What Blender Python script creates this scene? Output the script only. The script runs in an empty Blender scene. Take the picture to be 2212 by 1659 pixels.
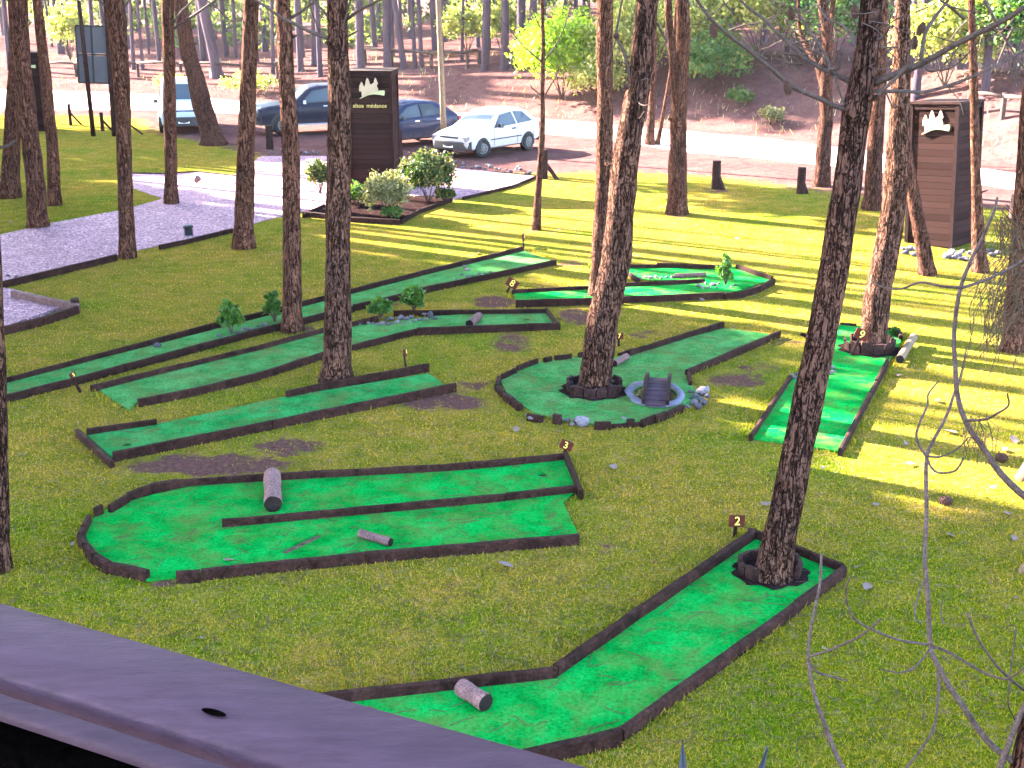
import bpy, bmesh, math, random
import numpy as np
from mathutils import Vector, noise
random.seed(7); np.random.seed(7)
R = math.radians
S = bpy.context.scene
COL = S.collection
# ------------------------------------------------------------------ camera
CH, F, PITCH = 5.3, 2700.0, R(17.8)
SP, CP = math.sin(PITCH), math.cos(PITCH)
cd = bpy.data.cameras.new('camera'); cam = bpy.data.objects.new('camera', cd); COL.objects.link(cam)
cam.location = (0, 0, CH); cam.rotation_euler = (R(90) - PITCH, 0, 0)
cd.sensor_width = 36; cd.lens = 36 * F / 2212; cd.clip_end = 2000; cd.clip_start = 0.05
S.camera = cam

def ray(x, y):
    u = (x - 1106) / F; t = (y - 829.5) / F
    return Vector((u, CP - t * SP, -(SP + t * CP)))
def gp(x, y, z=0.0):
    "picture point (2212 wide) on the level z"
    d = ray(x, y); k = (z - CH) / d.z
    return Vector((d.x * k, d.y * k, z))
def at(x, y, Y):
    "picture point at the distance Y"
    d = ray(x, y); k = Y / d.y
    return Vector((d.x * k, Y, CH + d.z * k))
def ppm(P):
    "picture pixels per metre at a point"
    zc = P.y * CP - (P.z - CH) * SP
    return F / zc

def ss(a, b, x):
    t = min(1, max(0, (x - a) / (b - a))); return t * t * (3 - 2 * t)
BANK = [(-60, 84), (-27.4, 68.5), (-12, 60.8), (1, 53.1), (9.3, 45.8), (13.2, 39.5), (17, 33), (22, 24)]
def bank_d(x, y):
    best = 1e9; sgn = 1
    for (ax, ay), (bx, by) in zip(BANK, BANK[1:]):
        dx, dy = bx - ax, by - ay
        t = max(0, min(1, ((x - ax) * dx + (y - ay) * dy) / (dx * dx + dy * dy)))
        ex, ey = x - ax - t * dx, y - ay - t * dy
        d = math.hypot(ex, ey)
        if d < best:
            best = d; sgn = 1 if dx * ey - dy * ex > 0 else -1
    return best * sgn
def terrain(x, y):
    if y < 20: return 0.0
    d = bank_d(x, y)
    if d <= 0.3: return 0.0
    H = 0.9 + 1.5 * ss(-22, 8, x)
    n = noise.noise(Vector((x * .16, y * .16, 3)))
    return H * ss(0.3, 6.5 + 1.5 * n, d) + 0.012 * max(0, d - 4) + 0.28 * n * ss(1, 6, d) * ss(90, 20, d)
def gt(x, y):
    "picture point on the terrain"
    d = ray(x, y); k = 25.0
    while k < 260:
        P = Vector((d.x * k, d.y * k, CH + d.z * k))
        if P.z <= terrain(P.x, P.y): break
        k += .15
    return Vector((P.x, P.y, terrain(P.x, P.y)))
def ga(x, y):
    P = gp(x, y)
    if P.y < 30 or P.y > 400 or bank_d(P.x, P.y) > 0.3 or P.y < 0: return gt(x, y) if (P.y < 0 or P.y > 30) else P
    return P

SUN_E = 27; AZ = Vector((.855, -.52, 0)).normalized(); HT = 1 / math.tan(R(SUN_E))
# ------------------------------------------------------------------ objects
def tag(o, label=None, cat=None, group=None, kind=None):
    if label: o['label'] = label
    if cat: o['category'] = cat
    if group: o['group'] = group
    if kind: o['kind'] = kind
    return o
def thing(name, loc, label, cat, group=None, rz=0):
    o = bpy.data.objects.new(name, None); COL.objects.link(o); o.empty_display_size = .2
    o.location = loc; o.rotation_euler = (0, 0, rz)
    return tag(o, label, cat, group)
def link(name, me, parent=None, loc=(0, 0, 0)):
    o = bpy.data.objects.new(name, me); COL.objects.link(o); o.location = loc
    if parent: o.parent = parent
    return o
def copy_tree(o, parent=None):
    c = o.copy(); COL.objects.link(c)
    if parent: c.parent = parent
    for ch in [k for k in bpy.data.objects if k.parent == o]: copy_tree(ch, c)
    return c
def origin(o):
    v = Vector((0, 0, 0))
    while o is not None: v = v + o.location; o = o.parent
    return v

class MB:
    def __init__(s): s.v = []; s.f = []; s.m = []
    def face(s, pts, m=0):
        n = len(s.v); s.v += [tuple(p) for p in pts]; s.f.append(tuple(range(n, n + len(pts)))); s.m.append(m)
    def box(s, c, sz, rz=0, rx=0, ry=0, m=0, taper=1.0):
        from mathutils import Euler
        E = Euler((rx, ry, rz)).to_matrix(); c = Vector(c); n = len(s.v)
        for dz in (-1, 1):
            k = taper if dz > 0 else 1
            for dx, dy in ((-1, -1), (1, -1), (1, 1), (-1, 1)):
                s.v.append(tuple(c + E @ Vector((dx * sz[0] / 2 * k, dy * sz[1] / 2 * k, dz * sz[2] / 2))))
        for q in ((3, 2, 1, 0), (4, 5, 6, 7), (0, 1, 5, 4), (1, 2, 6, 5), (2, 3, 7, 6), (3, 0, 4, 7)):
            s.f.append(tuple(n + i for i in q)); s.m.append(m)
    def bar(s, a, b, w, h, m=0):
        a, b = Vector(a), Vector(b); d = b - a; L = d.length; d = d / L
        up = Vector((0, 0, 1)) if abs(d.z) < .95 else Vector((0, 1, 0))
        sx = d.cross(up).normalized(); sy = sx.cross(d).normalized(); n = len(s.v)
        for p in (a, b):
            for dx, dy in ((-1, -1), (1, -1), (1, 1), (-1, 1)):
                s.v.append(tuple(p + sx * dx * w / 2 + sy * dy * h / 2))
        for q in ((3, 2, 1, 0), (4, 5, 6, 7), (0, 1, 5, 4), (1, 2, 6, 5), (2, 3, 7, 6), (3, 0, 4, 7)):
            s.f.append(tuple(n + i for i in q)); s.m.append(m)
    def tube(s, pts, rads, n=10, m=0, cap=True, jit=0.0, seed=0):
        pts = [Vector(p) for p in pts]; k0 = len(s.v); N = len(pts); ref = None
        for i, p in enumerate(pts):
            d = (pts[min(i + 1, N - 1)] - pts[max(i - 1, 0)])
            d = d.normalized() if d.length > 1e-9 else Vector((0, 0, 1))
            if ref is None: ref = Vector((1, 0, 0)) if abs(d.x) < .9 else Vector((0, 1, 0))
            a = (ref - d * ref.dot(d)).normalized(); ref = a; b = d.cross(a)
            for j in range(n):
                t = 2 * math.pi * j / n; r = rads[i] if not callable(rads) else rads(i / (N - 1))
                if jit:
                    r *= 1 + jit * noise.noise(Vector((math.cos(t) * 1.7 + seed * 3.1, math.sin(t) * 1.7, p.z * 2.2 + p.x))) 
                s.v.append(tuple(p + (a * math.cos(t) + b * math.sin(t)) * r))
        for i in range(N - 1):
            for j in range(n):
                j2 = (j + 1) % n
                s.f.append((k0 + i * n + j, k0 + i * n + j2, k0 + (i + 1) * n + j2, k0 + (i + 1) * n + j)); s.m.append(m)
        if cap:
            s.f.append(tuple(k0 + j for j in reversed(range(n)))); s.m.append(m)
            s.f.append(tuple(k0 + (N - 1) * n + j for j in range(n))); s.m.append(m)
    def prism(s, poly, z0, z1, m=0, sides=True):
        n = len(poly); k = len(s.v)
        ar = sum(poly[i][0] * poly[(i + 1) % n][1] - poly[(i + 1) % n][0] * poly[i][1] for i in range(n))
        if ar < 0: poly = poly[::-1]
        for z in (z0, z1): s.v += [(p[0], p[1], z) for p in poly]
        s.f.append(tuple(k + n + i for i in range(n))); s.m.append(m)
        if sides:
            for i in range(n):
                j = (i + 1) % n; s.f.append((k + i, k + j, k + n + j, k + n + i)); s.m.append(m)
    def build(s, name, mats, parent=None, smooth=None, loc=None):
        if not isinstance(mats, (list, tuple)): mats = [mats]
        o0 = origin(parent) if parent is not None else (Vector(loc) if loc is not None else Vector((0, 0, 0)))
        me = bpy.data.meshes.new(name)
        me.from_pydata([(x - o0.x, y - o0.y, z - o0.z) for x, y, z in s.v], [], s.f)
        for m_ in mats: me.materials.append(m_)
        if len(mats) > 1: me.polygons.foreach_set('material_index', s.m)
        if smooth is not None:
            me.polygons.foreach_set('use_smooth', [True] * len(s.f))
            if smooth < 179: me.set_sharp_from_angle(angle=R(smooth))
        me.update()
        return link(name, me, parent, (0, 0, 0) if parent is not None else o0)

def catmull(P, per=6):
    P = [Vector(p) for p in P]; out = []
    if len(P) < 3: 
        return [P[0].lerp(P[-1], i / per) for i in range(per + 1)]
    Q = [P[0] * 2 - P[1]] + P + [P[-1] * 2 - P[-2]]
    for i in range(1, len(Q) - 2):
        a, b, c, d = Q[i - 1:i + 3]
        for k in range(per):
            t = k / per
            out.append(.5 * ((2 * b) + (c - a) * t + (2 * a - 5 * b + 4 * c - d) * t * t + (3 * b - a - 3 * c + d) * t ** 3))
    out.append(P[-1]); return out
def inpoly(poly, X, Y):
    X = np.asarray(X, float); Y = np.asarray(Y, float); r = np.zeros(X.shape, bool); n = len(poly)
    for i in range(n):
        x1, y1 = poly[i][0], poly[i][1]; x2, y2 = poly[(i + 1) % n][0], poly[(i + 1) % n][1]
        if y1 == y2: continue
        c = ((y1 > Y) != (y2 > Y)) & (X < (x2 - x1) * (Y - y1) / (y2 - y1) + x1)
        r ^= c
    return r
def big_mesh(name, V, Fc, mats, parent=None, attrs=None, loc=(0, 0, 0)):
    "mesh from numpy arrays: V (n,3), Fc (m,3) or (m,4)"
    me = bpy.data.meshes.new(name); k = Fc.shape[1]
    me.vertices.add(len(V)); me.vertices.foreach_set('co', V.astype(np.float32).ravel())
    me.loops.add(Fc.size); me.loops.foreach_set('vertex_index', Fc.astype(np.int32).ravel())
    me.polygons.add(len(Fc)); me.polygons.foreach_set('loop_start', np.arange(0, Fc.size, k, dtype=np.int32))
    me.polygons.foreach_set('loop_total', np.full(len(Fc), k, np.int32))
    for m_ in (mats if isinstance(mats, list) else [mats]): me.materials.append(m_)
    for an, av in (attrs or {}).items():
        a = me.attributes.new(an, 'FLOAT', 'POINT'); a.data.foreach_set('value', av.astype(np.float32))
    me.update(calc_edges=True); me.validate()
    return link(name, me, parent, loc)

# ------------------------------------------------------------------ materials
def mat(name, rough=.8, spec=.3):
    m = bpy.data.materials.new(name); m.use_nodes = True; nt = m.node_tree
    b = nt.nodes['Principled BSDF']; b.inputs['Roughness'].default_value = rough
    b.inputs['Specular IOR Level'].default_value = spec
    return m, nt, b
class N:
    def __init__(s, nt): s.nt = nt
    def new(s, t, **k):
        n = s.nt.nodes.new(t)
        for a, b in k.items(): setattr(n, a, b)
        return n
    def l(s, a, b): s.nt.links.new(a, b)
    def coord(s, kind='Object', scale=(1, 1, 1)):
        t = s.new('ShaderNodeTexCoord'); mp = s.new('ShaderNodeMapping'); mp.inputs['Scale'].default_value = scale
        s.l(t.outputs[kind], mp.inputs[0]); return mp.outputs[0]
    def world(s, scale=(1, 1, 1)):
        g = s.new('ShaderNodeNewGeometry'); mp = s.new('ShaderNodeMapping'); mp.inputs['Scale'].default_value = scale
        s.l(g.outputs['Position'], mp.inputs[0]); return mp.outputs[0]
    def noise(s, vec, scale, detail=4, rough=.6, dist=0):
        n = s.new('ShaderNodeTexNoise'); n.inputs['Scale'].default_value = scale; n.inputs['Detail'].default_value = detail
        n.inputs['Roughness'].default_value = rough; n.inputs['Distortion'].default_value = dist
        s.l(vec, n.inputs['Vector']); return n.outputs['Fac']
    def vor(s, vec, scale, feat='F1', out='Distance'):
        n = s.new('ShaderNodeTexVoronoi', feature=feat); n.inputs['Scale'].default_value = scale
        s.l(vec, n.inputs['Vector']); return n.outputs[out]
    def ramp(s, fac, stops, interp='LINEAR'):
        r = s.new('ShaderNodeValToRGB'); e = r.color_ramp.elements; r.color_ramp.interpolation = interp
        while len(e) < len(stops): e.new(.5)
        for i, (p, c) in enumerate(stops):
            e[i].position = p; e[i].color = (c[0], c[1], c[2], 1) if hasattr(c, '__len__') else (c, c, c, 1)
        s.l(fac, r.inputs[0]); return r.outputs[0]
    def mix(s, fac, a, b, mode='MIX'):
        n = s.new('ShaderNodeMix', data_type='RGBA', blend_type=mode)
        for sock, v in ((n.inputs[0], fac), (n.inputs[6], a), (n.inputs[7], b)):
            if hasattr(v, 'is_output'): s.l(v, sock)
            elif hasattr(v, '__len__'): sock.default_value = (*v[:3], 1)
            else: sock.default_value = v
        return n.outputs[2]
    def math(s, op, a, b=0.0):
        n = s.new('ShaderNodeMath', operation=op)
        for sock, v in ((n.inputs[0], a), (n.inputs[1], b)):
            if hasattr(v, 'is_output'): s.l(v, sock)
            else: sock.default_value = v
        return n.outputs[0]
    def attr(s, name):
        n = s.new('ShaderNodeAttribute'); n.attribute_name = name; return n.outputs['Fac']
    def bump(s, h, strength, dist, b):
        n = s.new('ShaderNodeBump'); n.inputs['Strength'].default_value = strength; n.inputs['Distance'].default_value = dist
        s.l(h, n.inputs['Height']); s.l(n.outputs[0], b.inputs['Normal'])
    def rnd(s): return s.new('ShaderNodeObjectInfo').outputs['Random']

def simple(name, c, rough=.7, spec=.06, metal=0, var=.25, scale=8, bump=0):
    m, nt, b = mat(name, rough, spec); n = N(nt); v = n.coord('Object')
    f = n.noise(v, scale, 5)
    lo = [x * (1 - var) for x in c]; hi = [min(1, x * (1 + var)) for x in c]
    n.l(n.ramp(f, [(.3, lo), (.7, hi)]), b.inputs['Base Color']); b.inputs['Metallic'].default_value = metal
    if bump: n.bump(f, bump, .02, b)
    return m
def ground_mat():
    m, nt, b = mat('lawn_and_sand', .95, .0); n = N(nt); w = n.world()
    big = n.noise(w, .45, 4); mid = n.noise(w, 2.6, 4, .65); fine = n.noise(w, 30, 3, .7); vf = n.noise(w, 90, 2, .7)
    g1 = n.ramp(mid, [(.26, (0.0605, 0.0729, 0.0060)), (.45, (0.1172, 0.0999, 0.0100)), (.6, (0.1662, 0.1151, 0.0170)), (.75, (0.1919, 0.1175, 0.0370))])
    g2 = n.ramp(big, [(.3, (.6, .95, .55)), (.55, (1, 1, 1)), (.75, (1.2, 1.08, 1.15))])
    g = n.mix(1.0, g1, g2, 'MULTIPLY')
    g = n.mix(1.0, g, n.ramp(fine, [(.28, (.30, .34, .40)), (.48, (.9, .9, .9)), (.72, (1.9, 1.7, 1.9))]), 'MULTIPLY')
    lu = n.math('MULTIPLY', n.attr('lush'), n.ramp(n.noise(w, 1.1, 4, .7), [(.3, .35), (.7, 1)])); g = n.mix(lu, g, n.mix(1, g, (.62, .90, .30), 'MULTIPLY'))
    straw = n.ramp(n.noise(w, 11, 4, .7), [(.52, 0), (.68, .75)])
    g = n.mix(straw, g, (0.165, 0.113, 0.065))
    sand = n.ramp(n.noise(w, 3.5, 5, .7), [(.3, (0.0433, 0.0200, 0.0203)), (.55, (0.0801, 0.0378, 0.0355)), (.75, (0.1108, 0.0546, 0.0497))])
    litter = n.ramp(n.noise(w, .8, 5, .7), [(.45, 0), (.6, 1)])
    sand = n.mix(litter, sand, n.ramp(n.noise(w, 14, 3), [(.3, (0.0539, 0.0268, 0.0267)), (.7, (0.1289, 0.0669, 0.0581))]))
    soil = n.ramp(n.noise(w, 18, 4, .7), [(.3, (0.0399, 0.0191, 0.0183)), (.6, (0.0968, 0.0460, 0.0375)), (.75, (0.1594, 0.0739, 0.0610))])
    lw = n.math('ADD', n.attr('lawn'), n.math('MULTIPLY', n.math('SUBTRACT', mid, .5), .9))
    lw = n.ramp(lw, [(.42, 0), (.58, 1)])
    c = n.mix(lw, sand, g)
    so = n.math('ADD', n.attr('soil'), n.math('ADD', n.math('MULTIPLY', n.math('SUBTRACT', n.noise(w, 7, 5, .8), .5), 1.4), n.math('MULTIPLY', n.math('SUBTRACT', n.noise(w, 1.9, 4, .7), .5), 2.2)))
    so = n.ramp(so, [(.38, 0), (.72, 1)])
    c = n.mix(so, c, soil)
    n.l(c, b.inputs['Base Color'])
    n.bump(n.math('ADD', fine, n.math('MULTIPLY', vf, .5)), .9, .03, b)
    return m
def carpet_mat(name, c1, c2, dirt=.75):
    m, nt, b = mat(name, .95, .0); n = N(nt); w = n.world()
    a = n.noise(w, 1.6, 5, .65); f = n.noise(w, 30, 4, .8); st = n.noise(n.world((5, 60, 5)), 1.2, 3)
    c = n.ramp(a, [(.3, c1), (.7, c2)])
    c = n.mix(1, c, n.ramp(f, [(.28, (.35, .45, .45)), (.5, (.95, 1, 1)), (.72, (2.0, 1.45, 1.8))]), 'MULTIPLY')
    c = n.mix(1, c, n.ramp(n.noise(w, 3.2, 5, .7), [(.3, (.62, .66, .62)), (.55, (1, 1, 1)), (.75, (1.25, 1.12, 1.3))]), 'MULTIPLY')
    d = n.ramp(n.noise(w, 2.3, 6, .75), [(.46, 0), (.74, dirt)])
    c = n.mix(d, c, (.085, .070, .022))
    nd = n.ramp(n.vor(n.world((9, 2.0, 1)), 3.2), [(.0, .55), (.07, 0)])
    c = n.mix(nd, c, (.075, .060, .036))
    n.l(c, b.inputs['Base Color']); n.bump(f, .5, .01, b); return m
def wood_mat(name, dark, light, sc=(3, 3, 3), rough=.8, bump=.4, grain=1.0):
    m, nt, b = mat(name, rough, .06); n = N(nt); v = n.coord('Object', sc)
    a = n.noise(v, 2.2, 6, .7, 1.0); f = n.noise(v, 14, 4, .7)
    c = n.ramp(a, [(.3, dark), (.7, light)])
    c = n.mix(1, c, n.ramp(f, [(.3, 1 - .58 * grain), (.52, 1), (.75, 1 + .7 * grain)]), 'MULTIPLY')
    r = n.rnd(); c = n.mix(1, c, n.ramp(r, [(0, .75), (1, 1.2)]), 'MULTIPLY')
    n.l(c, b.inputs['Base Color']); n.bump(f, bump, .01, b); return m
def bark_mat(name, dark, mid, light, ridge=1.0, sc=1.0):
    m, nt, b = mat(name, .95, .02); n = N(nt)
    v = n.coord('Object', (22 * sc, 22 * sc, 3.0 * sc)); v2 = n.coord('Object', (13 * sc, 13 * sc, 7.0 * sc))
    r1 = n.noise(v, 1.0, 3, .55, .6); r2 = n.noise(v2, 1.6, 4, .6, .8); f = n.noise(v, 3.0, 6, .75); big = n.noise(n.coord('Object', (1, 1, .6)), 1.5, 3)
    c1 = n.ramp(n.math('ABSOLUTE', n.math('SUBTRACT', r1, .5)), [(.0, .05), (.045, 1)])
    c2 = n.ramp(n.math('ABSOLUTE', n.math('SUBTRACT', r2, .52)), [(.0, .25), (.035, 1)])
    crack = n.math('MULTIPLY', c1, c2)
    c = n.ramp(f, [(.28, mid), (.70, light)])
    c = n.mix(crack, dark, c)
    c = n.mix(1, c, n.ramp(big, [(.3, (.70, .68, .74)), (.7, (1.28, 1.14, 1.06))]), 'MULTIPLY')
    lich = n.ramp(n.noise(n.coord('Object', (1, 1, 1)), 9, 4, .7), [(.62, 0), (.74, .55)])
    c = n.mix(lich, c, (light[0] * 1.25, light[1] * 1.35, light[2] * 1.35))
    r = n.rnd(); c = n.mix(1, c, n.ramp(r, [(0, (.85, .82, .85)), (1, (1.15, 1.1, 1.05))]), 'MULTIPLY')
    n.l(c, b.inputs['Base Color'])
    h = n.math('ADD', n.math('MULTIPLY', crack, .7), n.math('MULTIPLY', f, .7))
    n.bump(h, ridge, .05, b); return m
def leaf_mat(name, c1, c2, c3=None, trans=.35, rough=.55):
    m, nt, b = mat(name, rough, .3); n = N(nt)
    a = n.attr('tint'); w = n.noise(n.world(), 1.3, 2)
    f = n.math('ADD', n.math('MULTIPLY', a, .7), n.math('MULTIPLY', w, .3))
    c = n.ramp(f, [(.2, c1), (.55, c2), (.8, c3 or c2)])
    n.l(c, b.inputs['Base Color'])
    t = n.new('ShaderNodeBsdfTranslucent'); n.l(n.mix(1, c, (1.3, 1.4, .6), 'MULTIPLY'), t.inputs[0])
    mx = n.new('ShaderNodeMixShader'); mx.inputs[0].default_value = trans
    n.l(b.outputs[0], mx.inputs[1]); n.l(t.outputs[0], mx.inputs[2]); n.l(mx.outputs[0], nt.nodes['Material Output'].inputs[0])
    return m
def gravel_mat(name, tint=(1, 1, 1)):
    m, nt, b = mat(name, .9, .2); n = N(nt); w = n.world()
    cell = n.new('ShaderNodeTexVoronoi'); cell.inputs['Scale'].default_value = 26; n.l(w, cell.inputs['Vector'])
    hs = n.new('ShaderNodeSeparateColor'); n.l(cell.outputs['Color'], hs.inputs[0])
    c = n.ramp(hs.outputs[0], [(0, (.16, .13, .16)), (.4, (.27, .22, .25)), (.75, (.36, .30, .33)), (1, (.55, .5, .52))])
    c = n.mix(1, c, n.ramp(n.noise(w, 1.1, 5, .7), [(.3, (.72, .70, .74)), (.65, (1.12, 1.08, 1.1))]), 'MULTIPLY')
    c = n.mix(1, c, tint, 'MULTIPLY')
    e = n.ramp(cell.outputs['Distance'], [(.0, 1), (.6, .25)])
    c = n.mix(1, c, n.ramp(cell.outputs['Distance'], [(.3, 1), (.75, .45)]), 'MULTIPLY')
    n.l(c, b.inputs['Base Color']); n.bump(e, 1, .03, b); return m
def plank_mat(name, dark, light, per=7.5):
    m, nt, b = mat(name, .85, .02); n = N(nt); t = n.new('ShaderNodeTexCoord')
    sp = n.new('ShaderNodeSeparateXYZ'); n.l(t.outputs['Object'], sp.inputs[0])
    z = n.math('MULTIPLY', sp.outputs[2], per); fr = n.math('FRACT', z); fl = n.math('FLOOR', z)
    wn = n.new('ShaderNodeTexWhiteNoise', noise_dimensions='1D'); n.l(fl, wn.inputs['W'])
    g = n.noise(n.coord('Object', (2, 2, 26)), 2, 5, .7)
    c = n.mix(n.math('ADD', n.math('MULTIPLY', wn.outputs[0], .6), n.math('MULTIPLY', g, .5)), dark, light)
    gap = n.ramp(fr, [(0, 0), (.06, 1), (.94, 1), (1, 0)])
    c = n.mix(gap, (.01, .007, .007), c)
    n.l(c, b.inputs['Base Color']); n.bump(gap, .7, .02, b); return m
def paint_mat(name, c, rough=.25, dust=.25):
    m, nt, b = mat(name, rough, .10); n = N(nt)
    b.inputs['Coat Weight'].default_value = .03; b.inputs['Coat Roughness'].default_value = .12
    sp = n.new('ShaderNodeSeparateXYZ'); t = n.new('ShaderNodeTexCoord'); n.l(t.outputs['Object'], sp.inputs[0])
    f = n.math('MULTIPLY', n.ramp(sp.outputs[2], [(.25, 1), (.62, .1)]), n.noise(t.outputs['Object'], 5, 5))
    n.l(n.mix(n.math('MULTIPLY', f, dust * 2.5), c, (.34, .26, .2)), b.inputs['Base Color']); return m
def glass_mat(name, c=(.03, .04, .05)):
    m, nt, b = mat(name, .05, .25); b.inputs['Base Color'].default_value = (*c, 1)
    b.inputs['Coat Weight'].default_value = .08; b.inputs['Coat Roughness'].default_value = .02; return m

M = {}
M['ground'] = ground_mat()
M['carpet'] = carpet_mat('green_carpet', (.0012, .150, .018), (.0035, .195, .030))
M['carpet_old'] = carpet_mat('faded_carpet', (.024, .130, .030), (.054, .165, .048), .9)
M['carpet_mid'] = carpet_mat('worn_carpet', (.008, .135, .026), (.026, .170, .046), .9)
M['board'] = wood_mat('weathered_board', (0.0052, 0.0019, 0.0016), (0.0390, 0.0165, 0.0132), (3, 3, 3), .85, .8)
M['rail'] = wood_mat('stained_rail', (.034, .0180, .0265), (.043, .0235, .0335), (1.2, 5, 5), .6, .2, .42)
M['shade_knot_wood'] = wood_mat('shade_black_wood', (.0008, .0006, .0006), (.0015, .001, .001))  # near-black colour stands in for shade inside the balcony; the knot shares it
M['shade_knot_wood'].node_tree.nodes['Principled BSDF'].inputs['Specular IOR Level'].default_value = 0
M['post'] = wood_mat('old_post', (0.009, 0.004, 0.004), (0.038, 0.018, 0.016))
M['palewood'] = wood_mat('pale_pole', (.085, .055, .035), (.17, .115, .075), (6, 6, 1))
M['log'] = wood_mat('grey_log', (0.0693, 0.0372, 0.0377), (0.1683, 0.0921, 0.0902), (4, 4, 4))
M['log_end'] = wood_mat('dark_cut_end', (.006, .004, .004), (.022, .015, .013), (9, 9, 9))
M['dirt'] = simple('brown_dirt', (.085, .058, .042), .95, 0, var=.5, scale=14, bump=.5)
M['bark'] = bark_mat('pine_bark', (0.0128, 0.0059, 0.0048), (0.0742, 0.0366, 0.0264), (0.2048, 0.1049, 0.0744), 1.2)
M['bark_big'] = bark_mat('deep_pine_bark', (.0085, .0044, .0036), (0.0504, 0.0257, 0.0186), (0.1890, 0.1056, 0.0794), 1.3, .85)
M['bark_haze'] = bark_mat('hazed_pine_bark', (.055, .042, .062), (.105, .082, .112), (.160, .130, .165))  # haze of distance put into the bark colour as pale lavender
M['twig'] = wood_mat('dead_branch', (.030, .019, .017), (.088, .060, .052), (8, 8, 8))
M['needle'] = leaf_mat('pine_needles', (.030, .055, .012), (.060, .095, .020), (.10, .13, .03), .25)
M['deadneedle'] = simple('dead_needles', (.060, .036, .022), .9)
M['leaf'] = leaf_mat('shrub_leaves', (0.0150, 0.0510, 0.0064), (0.0375, 0.0978, 0.0096), (0.0975, 0.1530, 0.0160))
M['leafgold'] = leaf_mat('gold_tipped_leaves', (.010, .030, .006), (.030, .052, .008), (.26, .20, .05), .25)
M['leafpale'] = leaf_mat('pale_variegated_leaves', (0.0620, 0.0600, 0.0275), (0.1488, 0.1380, 0.0550), (0.3100, 0.2640, 0.1430))
M['leafdark'] = leaf_mat('dark_shrub_leaves', (0.0192, 0.0600, 0.0120), (0.0480, 0.1050, 0.0210), (0.1600, 0.1500, 0.0300))
M['bushlit'] = leaf_mat('yellow_green_leaves', (0.0900, 0.1700, 0.0072), (0.1980, 0.3000, 0.0180), (0.3420, 0.4200, 0.0360), .5)
M['bushwild'] = leaf_mat('wild_bush_leaves', (0.1170, 0.1463, 0.0363), (0.2470, 0.2587, 0.0660), (0.4940, 0.4275, 0.1320), .4)
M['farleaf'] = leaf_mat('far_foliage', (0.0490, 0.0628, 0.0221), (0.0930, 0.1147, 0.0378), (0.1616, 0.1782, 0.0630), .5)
M['gravel'] = gravel_mat('pink_grey_gravel', (1.12, .76, .80))
M['stone'] = None
def stone_mat():
    m, nt, b = mat('grey_stone', .85, .25); n = N(nt); v = n.coord('Object')
    f = n.noise(v, 6, 6, .7); r = n.rnd()
    c = n.mix(1, n.ramp(f, [(.3, (.035, .029, .036)), (.7, (.115, .10, .115))]), n.ramp(r, [(0, (.5, .5, .55)), (.5, (1, .97, 1)), (.8, (1.5, 1.3, 1.25)), (1, (1.9, 1.85, 1.9))]), 'MULTIPLY')
    n.l(c, b.inputs['Base Color']); n.bump(f, .6, .05, b); return m
M['stone'] = stone_mat()
M['sand'] = simple('pale_sand_road', (.34, .26, .23), .95, 0, var=.30, scale=1.2)
M['soil'] = simple('dark_bed_soil', (.014, .008, .008), .95, .0, var=.6, scale=9, bump=.6)
M['plank'] = plank_mat('brown_planks', (.011, .0052, .0048), (.027, .0130, .0118))
M['trim'] = wood_mat('brown_trim', (.010, .004, .004), (.020, .008, .008))
M['logo'] = simple('cream_cutout', (.36, .28, .20), .6, var=.08)
M['logo2'] = simple('pale_green_cutout', (.33, .33, .19), .6, var=.08)
M['letter'] = simple('gold_letters', (.48, .40, .13), .5, var=.1)
M['signplate'] = simple('red_brown_plate', (.055, .012, .008), .6, var=.3)
M['digit'] = simple('yellow_paint', (.75, .60, .10), .5, var=.1)
M['concrete'] = simple('grey_concrete', (.11, .105, .14), .85, var=.3, scale=7, bump=.3)
M['water'] = glass_mat('murky_water', (.035, .032, .012))
M['hole'] = simple('dark_cup', (.02, .014, .012), .9)
M['metal_dark'] = simple('black_metal', (.008, .008, .011), .5, .15)
M['panel'] = simple('grey_panel', (.085, .083, .105), .6, var=.12, scale=2)
M['dryleaf'] = simple('dry_leaf', (.13, .088, .078), .8, var=.3, scale=20)
M['cone'] = simple('pine_cone_scales', (.055, .028, .022), .8, var=.5, scale=30, bump=.8)
M['agave'] = simple('blue_grey_leaf', (.055, .060, .085), .5, var=.25, scale=5)
M['whitepaint'] = paint_mat('white_car_paint', (.40, .385, .42), .3, .35)
M['greypaint'] = paint_mat('dark_grey_car_paint', (.006, .007, .020), .35, .12)
M['bluepaint'] = paint_mat('dark_blue_car_paint', (.005, .011, .036), .2, .12)
M['vanpaint'] = paint_mat('pale_blue_white_car_paint', (.36, .40, .50), .3, .2)
M['glass'] = glass_mat('car_glass')
M['trimblack'] = simple('black_plastic', (.018, .018, .020), .6, .3)
M['greyplastic'] = simple('grey_plastic', (.035, .032, .034), .6, .3, var=.2)
M['tyre'] = simple('tyre_rubber', (.022, .019, .019), .9, .15, var=.3)
M['rim'] = simple('wheel_steel', (.10, .098, .10), .5, .2, metal=.0)
M['lampglass'] = simple('headlamp_glass', (.16, .15, .17), .2, .3, var=.2, scale=20)
M['chrome'] = simple('bright_metal', (.35, .35, .38), .3, .3, metal=.2)
M['tail'] = simple('red_lamp', (.30, .02, .02), .25, .5)
M['white'] = simple('white_paint', (.75, .74, .74), .6)
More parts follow.
